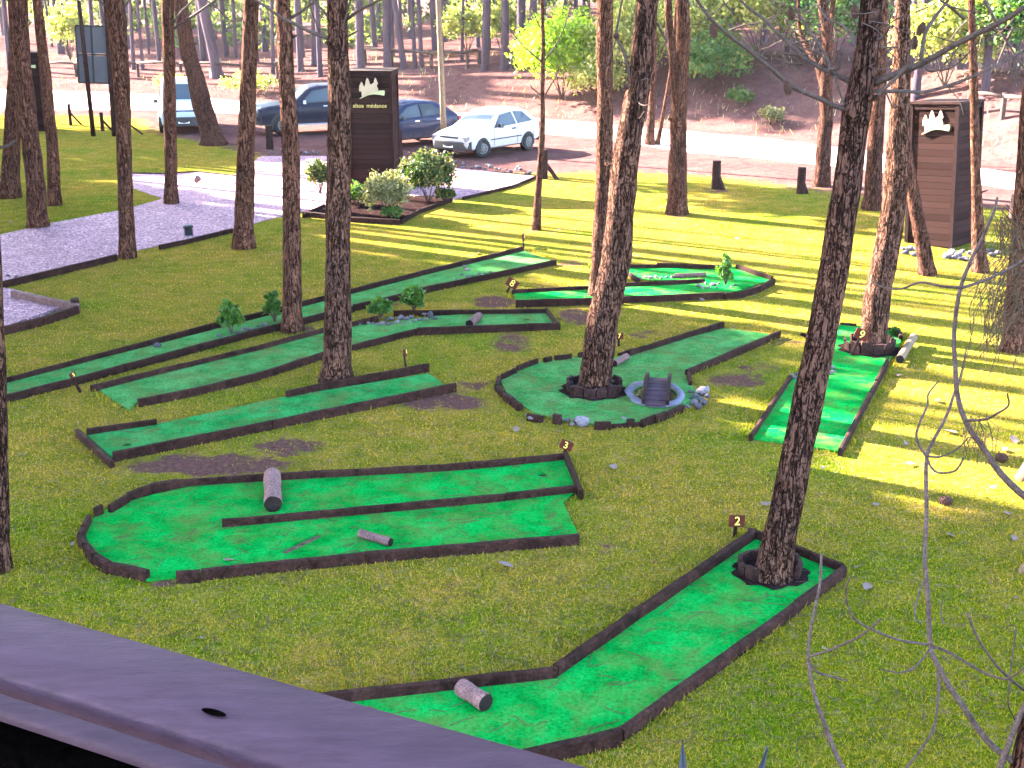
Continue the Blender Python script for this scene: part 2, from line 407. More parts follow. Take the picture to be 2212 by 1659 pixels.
# ------------------------------------------------------------------ ground, road, drive
def GP(l, z=0.0): return [gp(x, y, z) for x, y in l]
LAWN_PX = [(-500, 290), (-200, 262), (0, 245), (300, 252), (345, 290), (440, 305), (520, 322), (580, 345), (700, 345), (985, 370), (1155, 384), (1290, 368), (1480, 374),
           (1660, 394), (1800, 418), (2212, 455), (2700, 520), (4200, 1659), (3000, 2600), (-2500, 2600), (-2500, 600)]
LAWN = [(p.x, p.y) for p in GP(LAWN_PX)]
ROAD_LIT = [(p.x, p.y) for p in GP([(-300, 170), (560, 180), (1160, 150), (1660, 280), (2600, 420), (2600, 460), (1660, 350), (1290, 303), (560, 255), (300, 250), (-300, 250)])]
FORE_LIT = [(p.x, p.y) for p in GP([(250, 355), (720, 330), (1160, 368), (1110, 410), (975, 435), (560, 448), (300, 425)])]
def lit_at(x, y):
    s, q = x * AZ.x + y * AZ.y, -x * AZ.y + y * AZ.x
    if (1 < s < 6 and 13.1 < q < 26) or (-6.1 < s < 4 and 13.1 < q < 17.3) or (-9.3 < s < 4 and 17.3 <= q < 25.2) or (-16 < s < 0 and 19.6 < q < 25.2) or (-17 < s < -12.5 and 19.6 < q < 29): return True
    return any(inpoly(l, np.array([x]), np.array([y]))[0] for l in (ROAD_LIT, FORE_LIT))
def shades_lit(x, y, h, r=1.6):
    "does a crown at height h over (x, y) throw its shadow on a sunny stretch"
    sx, sy = x + AZ.x * h * HT, y + AZ.y * h * HT
    return any(lit_at(sx + AZ.x * k * r + AZ.y * q * r, sy + AZ.y * k * r - AZ.x * q * r) for k, q in ((0, 0), (1.6, 0), (-1.6, 0), (3.3, 0), (-3.3, 0), (0, 1.0), (0, -1.0)))
def crown_plan(x, y, h):
    "height and size for a crown that leaves the sunny stretches sunny"
    for dh in (0, 1.5, 3, -1.5, 4.5, -3, 6, 7.5, 9):
        if not shades_lit(x, y, h + dh): return h + dh, 1.0
    return h + 2, .42
SOIL = [(470, 1005, 190, 26, 1), (620, 965, 90, 22, .8), (350, 1010, 90, 20, .8), (960, 868, 100, 26, .95), (1000, 835, 60, 12, .7), (1065, 652, 55, 16, .9), (1240, 684, 50, 20, .8), (1105, 738, 55, 26, .75),
        (1590, 820, 70, 20, .8), (1640, 795, 60, 16, .55), (1310, 1183, 40, 14, .75), (1195, 1200, 60, 9, .55), (350, 1258, 36, 10, 1), (1660, 1245, 100, 40, 1), (1400, 722, 40, 10, .6),
        (1230, 568, 50, 8, .7), (760, 930, 40, 9, .3), (250, 1170, 60, 30, .4), (860, 930, 60, 12, .3), (620, 870, 60, 10, .5), (1890, 758, 70, 20, .9), (1290, 812, 50, 20, .9),
        (640, 712, 60, 10, .6), (726, 826, 60, 8, .7), (1470, 462, 40, 8, .6), (1545, 410, 40, 8, .6), (900, 437, 100, 22, 0), (1155, 498, 24, 5, .6), (1690, 740, 60, 10, .45), (600, 640, 50, 12, .2), (860, 655, 40, 8, .5)]
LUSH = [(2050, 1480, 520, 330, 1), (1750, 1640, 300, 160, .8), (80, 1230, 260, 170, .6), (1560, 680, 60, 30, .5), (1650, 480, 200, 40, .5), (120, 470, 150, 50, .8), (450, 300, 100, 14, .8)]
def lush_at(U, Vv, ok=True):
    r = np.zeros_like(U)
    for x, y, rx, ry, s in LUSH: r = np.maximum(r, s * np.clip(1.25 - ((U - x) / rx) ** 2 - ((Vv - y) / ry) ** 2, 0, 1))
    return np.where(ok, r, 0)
def build_ground():
    xs = np.unique(np.concatenate([np.arange(-16, 16.01, .14), -16 - np.cumsum(np.geomspace(.3, 24, 26)), 16 + np.cumsum(np.geomspace(.3, 24, 26))]))
    ys = np.unique(np.concatenate([np.arange(5, 50.01, .14), 50 + np.cumsum(np.geomspace(.25, 14, 52)), 5 - np.cumsum(np.geomspace(.4, 10, 16))]))
    X, Y = np.meshgrid(xs, ys); nx, ny = len(xs), len(ys)
    Z = np.zeros_like(X)
    for i in range(ny):
        if ys[i] < 20: continue
        for j in range(nx): Z[i, j] = terrain(X[i, j], Y[i, j])
    lawn = np.zeros_like(X)
    for k in range(14):
        a = k * 2.399; r = 1.9 * math.sqrt((k + .5) / 14)
        lawn += inpoly(LAWN, X + r * math.cos(a), Y + r * math.sin(a))
    lawn /= 14
    soil = np.zeros_like(X)
    zc = Y * CP + CH * SP
    U = 1106 + F * X / np.maximum(zc, .5); Vv = 829.5 + F * (CH * CP - Y * SP) / np.maximum(zc, .5)
    ok = (Z == 0) & (Y > 4)
    for x, y, rx, ry, s in SOIL:
        d = ((U - x) / rx) ** 2 + ((Vv - y) / ry) ** 2
        soil = np.maximum(soil, np.where(ok, s * np.clip(1.3 - 1.0 * d, 0, 1), 0))
    V = np.stack([X.ravel(), Y.ravel(), Z.ravel()], 1)
    idx = np.arange(nx * ny).reshape(ny, nx)
    Fc = np.stack([idx[:-1, :-1].ravel(), idx[:-1, 1:].ravel(), idx[1:, 1:].ravel(), idx[1:, :-1].ravel()], 1)
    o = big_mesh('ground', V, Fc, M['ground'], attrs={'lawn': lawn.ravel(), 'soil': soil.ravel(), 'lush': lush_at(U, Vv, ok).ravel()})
    o.data.polygons.foreach_set('use_smooth', [True] * len(o.data.polygons))
    tag(o, 'mown lawn and sandy forest floor', 'ground', kind='structure')
build_ground()

def sheet(name, px, z, m, label, sides=True, wig=.06, step=.5, world=None):
    P = [Vector((p[0], p[1], 0)) for p in world] if world else GP(px)
    out = []
    for a, b in zip(P, P[1:] + P[:1]):
        n = max(1, int((b - a).length / step))
        for i in range(n):
            q = a.lerp(b, i / n); k = noise.noise_vector(q * 1.7) * wig if i else Vector((0, 0, 0))
            out.append((q.x + k.x, q.y + k.y))
    mb = MB(); mb.prism(out, -.02, z, sides=sides); o = mb.build(name, m); return o, out
tag(sheet('road', [(-900, 170), (0, 193), (340, 203), (560, 222), (900, 238), (1160, 256), (1300, 268), (1500, 285), (1660, 300), (1900, 330), (2212, 378), (3000, 520), (3000, 600),
      (2212, 412), (2000, 384), (1800, 360), (1660, 345), (1500, 331), (1290, 300), (1160, 288), (900, 270), (560, 248), (340, 238), (0, 238), (-900, 230)], .012, M['sand'], '', wig=.25)[0],
    'pale sand road running past the parked cars', 'road', kind='structure')
DRIVE_PX = [(-420, 590), (0, 508), (105, 484), (251, 457), (318, 440), (352, 430), (300, 412), (258, 392), (268, 374), (352, 374), (427, 370), (505, 379), (566, 338), (700, 338), (985, 364), (1155, 381),
            (1110, 402), (980, 432), (930, 446), (760, 440), (655, 458), (600, 470), (502, 496), (344, 532), (251, 553), (10, 609), (-420, 715)]
d_, DRIVE = sheet('gravel_drive', DRIVE_PX, .016, M['gravel'], '', wig=.10)
tag(d_, 'pinkish gravel drive and forecourt', 'path', kind='structure')
BED2_PX = [(-300, 575), (28, 630), (158, 660), (10, 712), (-300, 800)]
d_, BED2 = sheet('gravel_bed', BED2_PX, .05, M['gravel'], '', wig=.02)
tag(d_, 'gravel bed behind low timber edging', 'path', kind='structure')

# ------------------------------------------------------------------ boards, carpets, lanes
def board_mb(mb, pts, h, w, z0=-.04, seed=0):
    "one worn board or kerb along top points (world, z = h)"
    for a, b in zip(pts, pts[1:]):
        a = Vector((a.x, a.y, 0)); b = Vector((b.x, b.y, 0)); d = b - a; L = d.length
        if L < 1e-4: continue
        d /= L; s = Vector((-d.y, d.x, 0)); n = max(1, int(L / .22)); k0 = len(mb.v)
        c = min(.012, w * .25)
        for i in range(n + 1):
            p = a + d * L * i / n
            j = noise.noise_vector(p * 3.1 + Vector((seed, 0, 0)))
            hh = h + j.z * .009; q = p + s * j.x * .008
            for ox, oz in ((-w / 2, z0), (-w / 2, hh - c), (-w / 2 + c, hh), (w / 2 - c, hh), (w / 2, hh - c), (w / 2, z0)):
                mb.v.append((q.x + s.x * ox, q.y + s.y * ox, oz))
        for i in range(n):
            for t in range(5):
                mb.f.append((k0 + i * 6 + t + 1, k0 + i * 6 + t, k0 + (i + 1) * 6 + t, k0 + (i + 1) * 6 + t + 1)); mb.m.append(0)
        mb.f.append(tuple(k0 + t for t in range(6))); mb.m.append(0)
        mb.f.append(tuple(k0 + n * 6 + t for t in reversed(range(6)))); mb.m.append(0)
def carpet(parent, px, z, m, holes=()):
    outer = [(p.x, p.y) for p in GP(px, z)]
    bm = bmesh.new(); o0 = origin(parent)
    def loop(pts):
        vs = [bm.verts.new((x - o0.x, y - o0.y, z - o0.z)) for x, y in pts]
        return [bm.edges.new((vs[i], vs[(i + 1) % len(vs)])) for i in range(len(vs))]
    es = loop(outer)
    for h in holes: es += loop(h)
    bmesh.ops.triangle_fill(bm, use_beauty=True, edges=es)
    for f in bm.faces:
        if f.normal.z < 0: f.normal_flip()
    ob = [e for e in bm.edges if e.is_boundary]
    r = bmesh.ops.extrude_edge_only(bm, edges=ob)
    for v in r['geom']:
        if isinstance(v, bmesh.types.BMVert): v.co.z = .004 - o0.z
    me = bpy.data.meshes.new('carpet'); bm.to_mesh(me); bm.free(); me.materials.append(m)
    return link('carpet', me, parent)
LANES = []
def circ(c, r, n=20, ry=None): return [(c[0] + r * math.cos(2 * math.pi * i / n), c[1] + (ry or r) * math.sin(2 * math.pi * i / n)) for i in range(n)]
def lane(label, px, boards, z=.03, m='carpet', holes=(), slots=(), extra=()):
    c = GP(px)[0]; cx = sum(gp(x, y).x for x, y in px) / len(px); cy = sum(gp(x, y).y for x, y in px) / len(px)
    t = thing('golf_lane', (cx, cy, 0), label, 'golf lane', 'mini golf lanes on the lawn')
    hl = []
    for hx, hy in holes:
        p = gp(hx, hy, z); hl.append(circ((p.x, p.y), .056))
        mb = MB(); C = circ((p.x, p.y), .056)
        mb.face([(x, y, .006) for x, y in C]); mb.build('hole', M['hole'], t)
    for sl in slots:
        q = [(p.x, p.y) for p in GP(sl, z)]; hl.append(q)
        mb = MB(); mb.face([(x, y, .008) for x, y in q]); mb.build('worn_slot', M['dirt'], t)
    for e in extra: hl.append(e)
    carpet(t, px, z, M[m], hl)
    for i, b in enumerate(boards):
        pts, h, w = b[0], b[1], b[2]
        mb = MB(); board_mb(mb, GP(pts, h), h, w, seed=i)
        mb.build('board', M['board'], t)
    LANES.append([(p.x, p.y) for p in GP(px)])
    return t
# the lane that passes under the railing
lane('long bent green lane with a pine growing through it, nearest the railing',
     [(1622, 1152), (1816, 1226), (1345, 1582), (1140, 1632), (820, 1720), (520, 1640), (560, 1530), (715, 1506), (1202, 1452)],
     [([(1618, 1140), (1822, 1218)], .11, .05), ([(1200, 1434), (1626, 1144)], .13, .06), ([(560, 1512), (715, 1495), (1204, 1440)], .12, .05),
      ([(1824, 1222), (1722, 1296)], .11, .06), ([(1722, 1298), (1342, 1572)], .11, .06), ([(1340, 1574), (1130, 1622), (800, 1715)], .13, .07)])
# the U shaped lane
lane('wide U shaped bright green lane with a rounded end and a divider board',
     [(1222, 990), (1244, 1060), (1216, 1084), (1252, 1160), (385, 1244), (316, 1252), (250, 1234), (205, 1196), (183, 1155), (203, 1118), (243, 1092), (330, 1068), (420, 1048), (800, 1020)],
     [([(385, 1036), (560, 1024), (1000, 1000), (1222, 978)], .11, .05), ([(1222, 974), (1256, 1058)], .12, .05), ([(479, 1122), (1090, 1066)], .11, .055), ([(1092, 1066), (1244, 1048)], .105, .055),
      ([(330, 1043), (384, 1034)], .12, .05), ([(276, 1063), (328, 1044)], .12, .05), ([(236, 1090), (276, 1066)], .12, .05), ([(204, 1096), (219, 1089)], .13, .05),
      ([(180, 1134), (191, 1110)], .12, .05), ([(172, 1152), (179, 1136)], .11, .06), ([(184, 1172), (172, 1154)], .11, .07), ([(204, 1194), (186, 1174)], .12, .07), ([(234, 1214), (206, 1196)], .12, .08),
      ([(318, 1232), (236, 1214)], .11, .07), ([(380, 1234), (432, 1231)], .12, .06), ([(434, 1229), (800, 1192), (1250, 1153)], .11, .06)],
     holes=[(1172, 1025)], slots=[[(601, 1192), (620, 1196), (697, 1158), (684, 1152)]])
# lane with the hole near its end board
lane('straight green lane whose hole lies beside a pale end board and dirt patch',
     [(188, 940), (244, 990), (588, 918), (975, 842), (926, 806), (620, 856), (346, 914)],
     [([(166, 926), (241, 994)], .10, .06), ([(186, 926), (338, 905)], .10, .05), ([(243, 976), (586, 908)], .12, .055), ([(588, 907), (984, 827)], .12, .055), ([(618, 844), (700, 826), (926, 785)], .12, .05)],
     holes=[(275, 960)], m='carpet_mid')
# two long lanes
lane('bent green lane with a rock island and a short log near its hole',
     [(216, 842), (277, 884), (300, 866), (553, 812), (696, 764), (762, 748), (900, 716), (1204, 706), (1182, 676), (1106, 672), (945, 682), (880, 690), (800, 700), (764, 703), (699, 715), (553, 754)],
     [([(196, 832), (553, 747), (700, 708), (762, 695), (815, 682)], .10, .05), ([(850, 671), (1106, 668), (1182, 667)], .10, .05), ([(1180, 664), (1207, 699)], .11, .05),
      ([(298, 862), (420, 838), (553, 806), (697, 760)], .11, .055), ([(762, 744), (898, 710)], .10, .05), ([(900, 708), (1208, 696)], .12, .055)],
     holes=[(1137, 690)], m='carpet_old')
lane('longest narrow green lane with a small concrete ring and rocks on it',
     [(-220, 882), (-220, 915), (12, 859), (173, 820), (556, 716), (700, 682), (925, 624), (1109, 586), (1200, 565), (1130, 542), (930, 591), (760, 635), (555, 688), (173, 785), (0, 828)],
     [([(-220, 873), (15, 815), (173, 774), (467, 696), (556, 675), (762, 623), (930, 580), (1130, 532)], .10, .05),
      ([(-220, 906), (12, 852), (173, 812), (555, 710), (700, 675), (764, 660)], .11, .055), ([(764, 658), (880, 631), (925, 618), (1109, 580), (1200, 560)], .11, .055)], m='carpet_old')
# the far double lane
lane('folded green lane with sunlit stretches and a leafy plant in its bend',
     [(1110, 634), (1115, 650), (1347, 642), (1566, 633), (1606, 624), (1670, 602), (1592, 576), (1425, 579), (1356, 579), (1368, 598), (1400, 604), (1522, 603), (1523, 612), (1355, 620), (1282, 625)],
     [([(1355, 571), (1420, 571)], .10, .05), ([(1419, 567), (1576, 573)], .12, .05), ([(1592, 571), (1668, 596)], .11, .06), ([(1672, 601), (1640, 617), (1598, 630), (1566, 632)], .12, .055),
      ([(1566, 631), (1347, 640)], .12, .055), ([(1347, 641), (1114, 648)], .13, .055), ([(1106, 626), (1174, 622), (1282, 617), (1355, 611), (1522, 602)], .08, .05), ([(1361, 588), (1378, 601)], .08, .08)],
     holes=[(1379, 589)])
# the round lane with pond and bridge
pc = gp(1415, 855); tc = gp(1283, 838)
PR = 62.5 / ppm(pc)
pond_hole = circ((pc.x, pc.y), PR * .74, 26, PR * 1.08)
lane('round ended green lane with a leaning pine and a toy bridge over a pond',
     [(1565, 708), (1680, 724), (1492, 802), (1486, 815), (1502, 840), (1510, 860), (1478, 884), (1420, 905), (1350, 916), (1280, 915), (1210, 906), (1158, 892), (1122, 871), (1095, 850), (1082, 824), (1095, 802), (1130, 788), (1182, 777), (1240, 772), (1330, 770), (1365, 762)],
     [([(1358, 757), (1450, 729), (1563, 694)], .11, .05), ([(1484, 798), (1560, 766), (1684, 714)], .11, .055), ([(1487, 802), (1492, 822)], .10, .05),
      ([(1198, 768), (1234, 764)], .10, .05), ([(1176, 773), (1190, 769)], .10, .05), ([(1118, 790), (1160, 774)], .10, .05), ([(1084, 808), (1114, 794)], .10, .05), ([(1072, 830), (1080, 812)], .09, .06), ([(1088, 846), (1074, 832)], .09, .06),
      ([(1108, 860), (1090, 848)], .10, .07), ([(1124, 872), (1110, 862)], .10, .07), ([(1140, 893), (1172, 899)], .09, .06), ([(1196, 893), (1212, 896)], .13, .06),
      ([(1284, 911), (1320, 911)], .10, .06), ([(1322, 916), (1384, 912)], .05, .05), ([(1354, 905), (1370, 904)], .11, .06), ([(1386, 907), (1414, 896)], .10, .05), ([(1414, 896), (1438, 888)], .11, .06), ([(1440, 890), (1476, 874)], .09, .07),
      ([(1338, 762), (1366, 752)], .07, .05), ([(1250, 762), (1262, 760)], .10, .05)],
     m='carpet_old', extra=[pond_hole])
# the lane beyond the front pine, with the ringed pine at its end
lane('short straight green lane striped by sunlight, ending at a ringed pine and a pale log',
     [(1622, 944), (1814, 974), (1895, 832), (1922, 777), (1946, 737), (1942, 711), (1815, 700), (1802, 725), (1788, 762), (1712, 818)],
     [([(1622, 938), (1708, 810)], .09, .05), ([(1815, 968), (1893, 822)], .10, .05), ([(1894, 819), (1918, 772)], .12, .05), ([(1815, 697), (1850, 700)], .06, .05), ([(1912, 706), (1936, 709)], .07, .05), ([(1941, 708), (1946, 724)], .10, .06)])

# ------------------------------------------------------------------ edging along the drive
def edging(label, pts, h, w, m='board', cat='edging'):
    p = GP(pts, h); mb = MB(); board_mb(mb, p, h, w)
    c = p[0]; tag(mb.build('timber_edging', M[m], loc=(c.x, c.y, 0)), label, cat, 'timber edging along the gravel')
edging('dark timber edging between the gravel drive and the lawn, long run by the gravel bed', [(-420, 708), (10, 606), (130, 578), (251, 549)], .13, .06)
edging('dark timber edging on the gravel drive beside the black bollard light', [(344, 529), (410, 515), (502, 493)], .10, .06)
edging('dark timber edging where the forecourt meets the lawn by the young pine', [(1000, 425), (1110, 399), (1158, 379)], .08, .06)
edging('thin dark edging across the sunlit forecourt', [(260, 372), (352, 373), (427, 369), (510, 378)], .05, .05)
edging('pale timber edging at the back of the gravel bed', [(28, 628), (166, 656)], .16, .10, 'log')
edging('timber edging along the front of the gravel bed', [(167, 660), (90, 685), (10, 704), (-60, 722)], .14, .07)
mb = MB(); q = gp(164, 672); mb.box((q.x, q.y, .10), (.13, .13, .24), .4); tag(mb.build('edging_post', M['post'], loc=(q.x, q.y, 0)), 'short square corner post of the gravel bed', 'post')

# planter bed with the sign
t = thing('planter_bed', gp(800, 440), 'dark planter bed edged with timber around the tall sign', 'planter')
bed = GP([(655, 462), (760, 430), (985, 425), (970, 434), (905, 456), (868, 478), (760, 474), (655, 468)])
mb = MB(); mb.prism([(p.x, p.y) for p in bed], -.02, .05); mb.build('bed_soil', M['soil'], t)
for pts, h in (([(655, 456), (760, 468), (864, 474)], .13), ([(866, 475), (905, 452), (975, 428)], .10), ([(655, 462), (700, 440)], .10)):
    mb = MB(); board_mb(mb, GP(pts, h), h, .06); mb.build('board', M['board'], t)
BEDP = [(p.x, p.y) for p in bed]

# ------------------------------------------------------------------ logs
def log(label, a, b, dpx, z=.03, m='log', hollow=False):
    pa, pb = gp(*a, z), gp(*b, z); r = dpx / 2 / ppm((pa + pb) / 2)
    mb = MB(); d = pb - pa
    pts = [pa + d * i / 9 + Vector((0, 0, r * .97)) for i in range(10)]
    mb.tube(pts, lambda u: r * (1 + .05 * math.sin(u * 9)), 18, jit=.07, seed=a[0])
    mb.m[-1] = mb.m[-2] = 1
    o = mb.build('log', [M[m], M['log_end']], loc=((pa.x + pb.x) / 2, (pa.y + pb.y) / 2, z), smooth=40)
    return tag(o, label, 'log', 'log obstacles on the golf lanes')
log('short thick split log lying on the lane nearest the railing', (996, 1500), (1050, 1535), 38)
log('large pale smooth log lying across the upper arm of the U shaped lane', (589, 1042), (591, 1106), 36)
log('thin short log lying askew on the lower arm of the U shaped lane', (778, 1160), (844, 1180), 19)
log('whitish short log beside the hole of the bent lane', (1035, 690), (1014, 708), 17)
log('slim pale log lying among stones on the folded lane', (1456, 600), (1524, 597), 9)
log('short grey log beside the leaning pine on the round ended lane', (1354, 776), (1327, 792), 14)
log('long sunlit smooth log lying beside the ringed pine', (1943, 784), (1973, 736), 17, .06, 'palewood')

# ------------------------------------------------------------------ tree rings of staves
def ring(label, px, rpx, n, h, skip=(), tilt=.15, w=None):
    c = gp(*px); r = rpx / ppm(c); t = thing('tree_ring', c, label, 'tree ring', 'wooden rings round pine trunks')
    mb = MB(); mb.prism([(c.x + (r - .02) * math.cos(i * math.pi / 12), c.y + (r - .02) * math.sin(i * math.pi / 12)) for i in range(24)], .0, .045); mb.build('ring_soil', M['soil'], t)
    sp = MB(); sp.face([(c.x + r * (1.32 + .16 * math.sin(i * 2.1) + .1 * math.cos(i * 3.7)) * math.cos(i * math.pi / 15), c.y - r * .12 + r * (1.22 + .14 * math.cos(i * 1.7)) * math.sin(i * math.pi / 15), .0345) for i in range(30)]); sp.build('soil_spill', M['soil'], t)
    for i in range(n):
        if i in skip: continue
        a = 2 * math.pi * i / n; hh = h * random.uniform(.8, 1.15); wd = w or 2 * math.pi * r / n * .96
        mb = MB(); mb.box((c.x + r * math.cos(a), c.y + r * math.sin(a), hh / 2 - .01), (.045, wd, hh), a, 0, tilt * random.uniform(.3, 1), taper=.93)
        mb.build('stave', M['post'], t)
    return c, r
ring('low ring of dark staves round the pine on the lane nearest the railing', (1662, 1240), 62, 13, .17, skip=(9, 10, 11))
ring('ring of broad staves filled with stones round the leaning pine', (1283, 846), 56, 14, .17, skip=(4,))
ring('sunlit ring of staves round the pine beside the pale log', (1876, 757), 50, 13, .20, skip=(3, 5))

# ------------------------------------------------------------------ rocks
ROCKS = []
def rock_meshes():
    for k in range(7):
        bm = bmesh.new(); bmesh.ops.create_icosphere(bm, subdivisions=2, radius=.5)
        s = Vector((1, random.uniform(.65, .95), random.uniform(.5, .75)))
        for v in bm.verts:
            n = v.co.normalized(); q = 1 + .35 * noise.noise(n * 1.3 + Vector((k * 7, 0, 0))) + .18 * noise.noise(n * 3.1 + Vector((0, k * 5, 0)))
            v.co = Vector((n.x * s.x, n.y * s.y, n.z * s.z)) * .5 * q
        me = bpy.data.meshes.new('stone'); bm.to_mesh(me); bm.free(); me.materials.append(M['stone']); me.set_sharp_from_angle(angle=R(35)); ROCKS.append(me)
rock_meshes()
def rock(px, s_px, label, group, z=.0, me=None):
    c = gp(*px); s = s_px / ppm(c); o = link('stone', me or random.choice(ROCKS), None, (c.x, c.y, z + s * .22))
    o.scale = (s, s * random.uniform(.8, 1.1), s * random.uniform(.8, 1.1)); o.rotation_euler = (random.uniform(-.3, .3), random.uniform(-.3, .3), random.uniform(0, 6.3))
    tag(o, label, 'stone', group); return o
def rocks(lst, label, group, z=.02):
    for x, y, s in lst: rock((x, y), s, label, group, z)
def strip(a, b, n, s, spread):
    out = []
    for i in range(n):
        u = (i + random.random() * .8) / n
        out.append((a[0] + (b[0] - a[0]) * u + random.uniform(-2, 2), a[1] + (b[1] - a[1]) * u + random.uniform(-spread, spread), s * random.uniform(.65, 1.35)))
    return out
rocks([(776, 705, 11), (786, 700, 9), (796, 703, 12), (806, 703, 10), (816, 706, 12), (826, 704, 14), (838, 706, 12), (848, 703, 9), (845, 693, 13), (858, 700, 12), (866, 692, 16), (878, 694, 14), (888, 690, 13), (897, 697, 12), (906, 695, 13), (872, 703, 10), (884, 700, 9), (930, 688, 24), (916, 683, 14), (940, 693, 12), (921, 695, 12), (836, 695, 10)],
      'grey stone edging the two bushes on the bent lane', 'stones of the rock island')
rocks(strip((470, 735), (590, 704), 18, 10, 5), 'small stone in the row under the plant on the longest lane', 'stones along the longest lane')
rocks([(1003, 580, 10), (1009, 588, 13), (998, 597, 9), (985, 606, 8), (1010, 601, 10), (1020, 600, 9), (1035, 596, 9), (1046, 594, 8), (1060, 592, 8)], 'stone on the sunlit end of the longest lane', 'stones on the sunlit lane end')
rock((340, 752), 22, 'dark jagged stone alone on the longest lane beyond the end board', None); rock((345, 741), 16, 'flat pale stone leaning on the dark one beside the far board', None)
rocks([(1382, 606, 12), (1394, 603, 10), (1405, 605, 13), (1417, 603, 12), (1428, 605, 10), (1440, 603, 9), (1452, 604, 12), (1462, 602, 10), (1474, 604, 9), (1486, 602, 8)], 'grey stone in the row beside the slim log', 'stones beside the slim log')
rocks([(1508, 622, 14), (1518, 626, 12), (1524, 617, 13), (1540, 620, 15), (1552, 617, 10), (1530, 626, 10), (1548, 626, 10), (1590, 620, 9), (1580, 624, 8)], 'pale stone round the leafy plant on the folded lane', 'stones round the leafy plant')
rocks([(1230, 625, 9), (1240, 628, 8), (1250, 625, 10), (1262, 627, 9), (1272, 624, 10), (1284, 626, 11), (1296, 622, 10), (1358, 618, 8), (1366, 616, 8)], 'small sunlit stone along the middle board of the folded lane', 'stones along the middle board')
rocks([(1492, 852, 14), (1502, 862, 18), (1518, 853, 30), (1528, 862, 16), (1498, 876, 20), (1508, 884, 20), (1520, 876, 22), (1486, 884, 14), (1512, 868, 16), (1494, 866, 12)], 'grey stone in the heap beside the pond', 'stones heaped beside the pond')
rocks([(1139, 902, 12), (1150, 909, 22), (1211, 912, 18), (1227, 914, 16), (1258, 920, 34), (1244, 915, 16), (1106, 862, 10), (1236, 922, 12)], 'stone set along the curved edge of the round ended lane', 'stones along the curved edge')
rock((1348, 908), 15, 'round reddish stone on the curved edge of the round ended lane', None)
rocks([(1240, 852, 16), (1256, 858, 14), (1270, 862, 18), (1288, 861, 16), (1300, 857, 14), (1316, 850, 16), (1322, 838, 12), (1232, 842, 14), (1262, 846, 12), (1306, 846, 12)], 'stone piled inside the stave ring at the leaning pine', 'stones inside the stave ring', .08)
rocks([(1710, 815, 12), (1716, 822, 14), (1722, 812, 10), (1796, 800, 18), (1790, 812, 16), (1800, 808, 12)], 'stone beside the pine trunk on the short striped lane', 'stones on the striped lane')
rocks(strip((1945, 540), (1985, 550), 9, 14, 8) + strip((2040, 552), (2115, 556), 16, 16, 9) + strip((2125, 545), (2160, 552), 6, 16, 8), 'dark stone at the foot of the tall wooden box sign', 'stones at the foot of the box sign', 0)
rocks(strip((585, 330), (692, 332), 12, 9, 4), 'stone in the row beyond the forecourt near the dark off road car', 'stones along the far forecourt')
rocks(strip((985, 360), (1150, 374), 20, 10, 6), 'stone in the row between the forecourt and the white car', 'stones between forecourt and white car')
rock((1516, 650), 12, 'small whitish stone on the lawn near the folded lane', None)
rocks(strip((10, 600), (40, 600), 2, 12, 2), 'grey stone on the gravel drive by the edging', 'stones on the drive')
rocks([(246, 559, 9), (258, 556, 8)], 'small pale stone by the drive edging beside a pine', 'stones by the drive edging')
# ------------------------------------------------------------------ foliage meshes
def leaf_cloud(n, ell, size, shape=1.6, clump=None, hollow=.45, seed=0, droop=0, flat=0.0, lower=None):
    "many leaf faces spread through an uneven volume; returns V, F, tint"
    rs = np.random.RandomState(seed)
    ncl = clump or max(6, n // 40)
    d = rs.normal(size=(ncl, 3)); d /= np.linalg.norm(d, axis=1)[:, None]
    if lower is not None: d[:, 2] = np.where(d[:, 2] < lower, -d[:, 2] * .6, d[:, 2])
    rad = (hollow + (1 - hollow) * rs.rand(ncl) ** .6) * (1 + .22 * np.sin(d[:, 0] * 4 + seed) * np.cos(d[:, 1] * 5 + seed))
    C = d * rad[:, None] * np.array(ell)
    cr = np.mean(ell) * rs.uniform(.12, .30, ncl)
    ci = rs.randint(0, ncl, n)
    P = C[ci] + rs.normal(size=(n, 3)) * cr[ci][:, None] * .55
    t1 = rs.normal(size=(n, 3)); t1[:, 2] = t1[:, 2] * (1 - flat) - droop; t1 /= np.linalg.norm(t1, axis=1)[:, None]
    t2 = np.cross(t1, rs.normal(size=(n, 3))); t2 /= np.linalg.norm(t2, axis=1)[:, None] + 1e-9
    L = size * rs.uniform(.6, 1.4, n)[:, None]; W = L / shape
    V = np.stack([P - t1 * L * .5, P + t2 * W * .5, P + t1 * L * .5, P - t2 * W * .5], 1).reshape(-1, 3)
    Fc = np.arange(4 * n).reshape(n, 4)
    tint = np.clip(.5 + .28 * rs.normal(size=n) * .6 + .5 * (rs.rand(ncl)[ci] - .5), 0, 1)
    return V, Fc, np.repeat(tint, 4)
def foliage(name, parent, n, ell, size, m, loc=(0, 0, 0), **k):
    V, Fc, t = leaf_cloud(n, ell, size, **k)
    return big_mesh(name, V, Fc, m, parent, {'tint': t}, loc)
CROWN_ME = []
for k in range(4):
    V, Fc, t = leaf_cloud(2600, (2.6, 2.6, 2.3), .55, shape=2.6, clump=46, hollow=.35, seed=40 + k)
    o = big_mesh('crown', V, Fc, M['needle'], None, {'tint': t}); CROWN_ME.append(o.data); bpy.data.objects.remove(o)
def crown(parent, loc, s=1.0, sz=1.0, k=None):
    o = link('crown', CROWN_ME[random.randrange(4) if k is None else k], parent, loc)
    o.scale = (s, s, s * sz); o.rotation_euler = (0, 0, random.uniform(0, 6.3)); return o

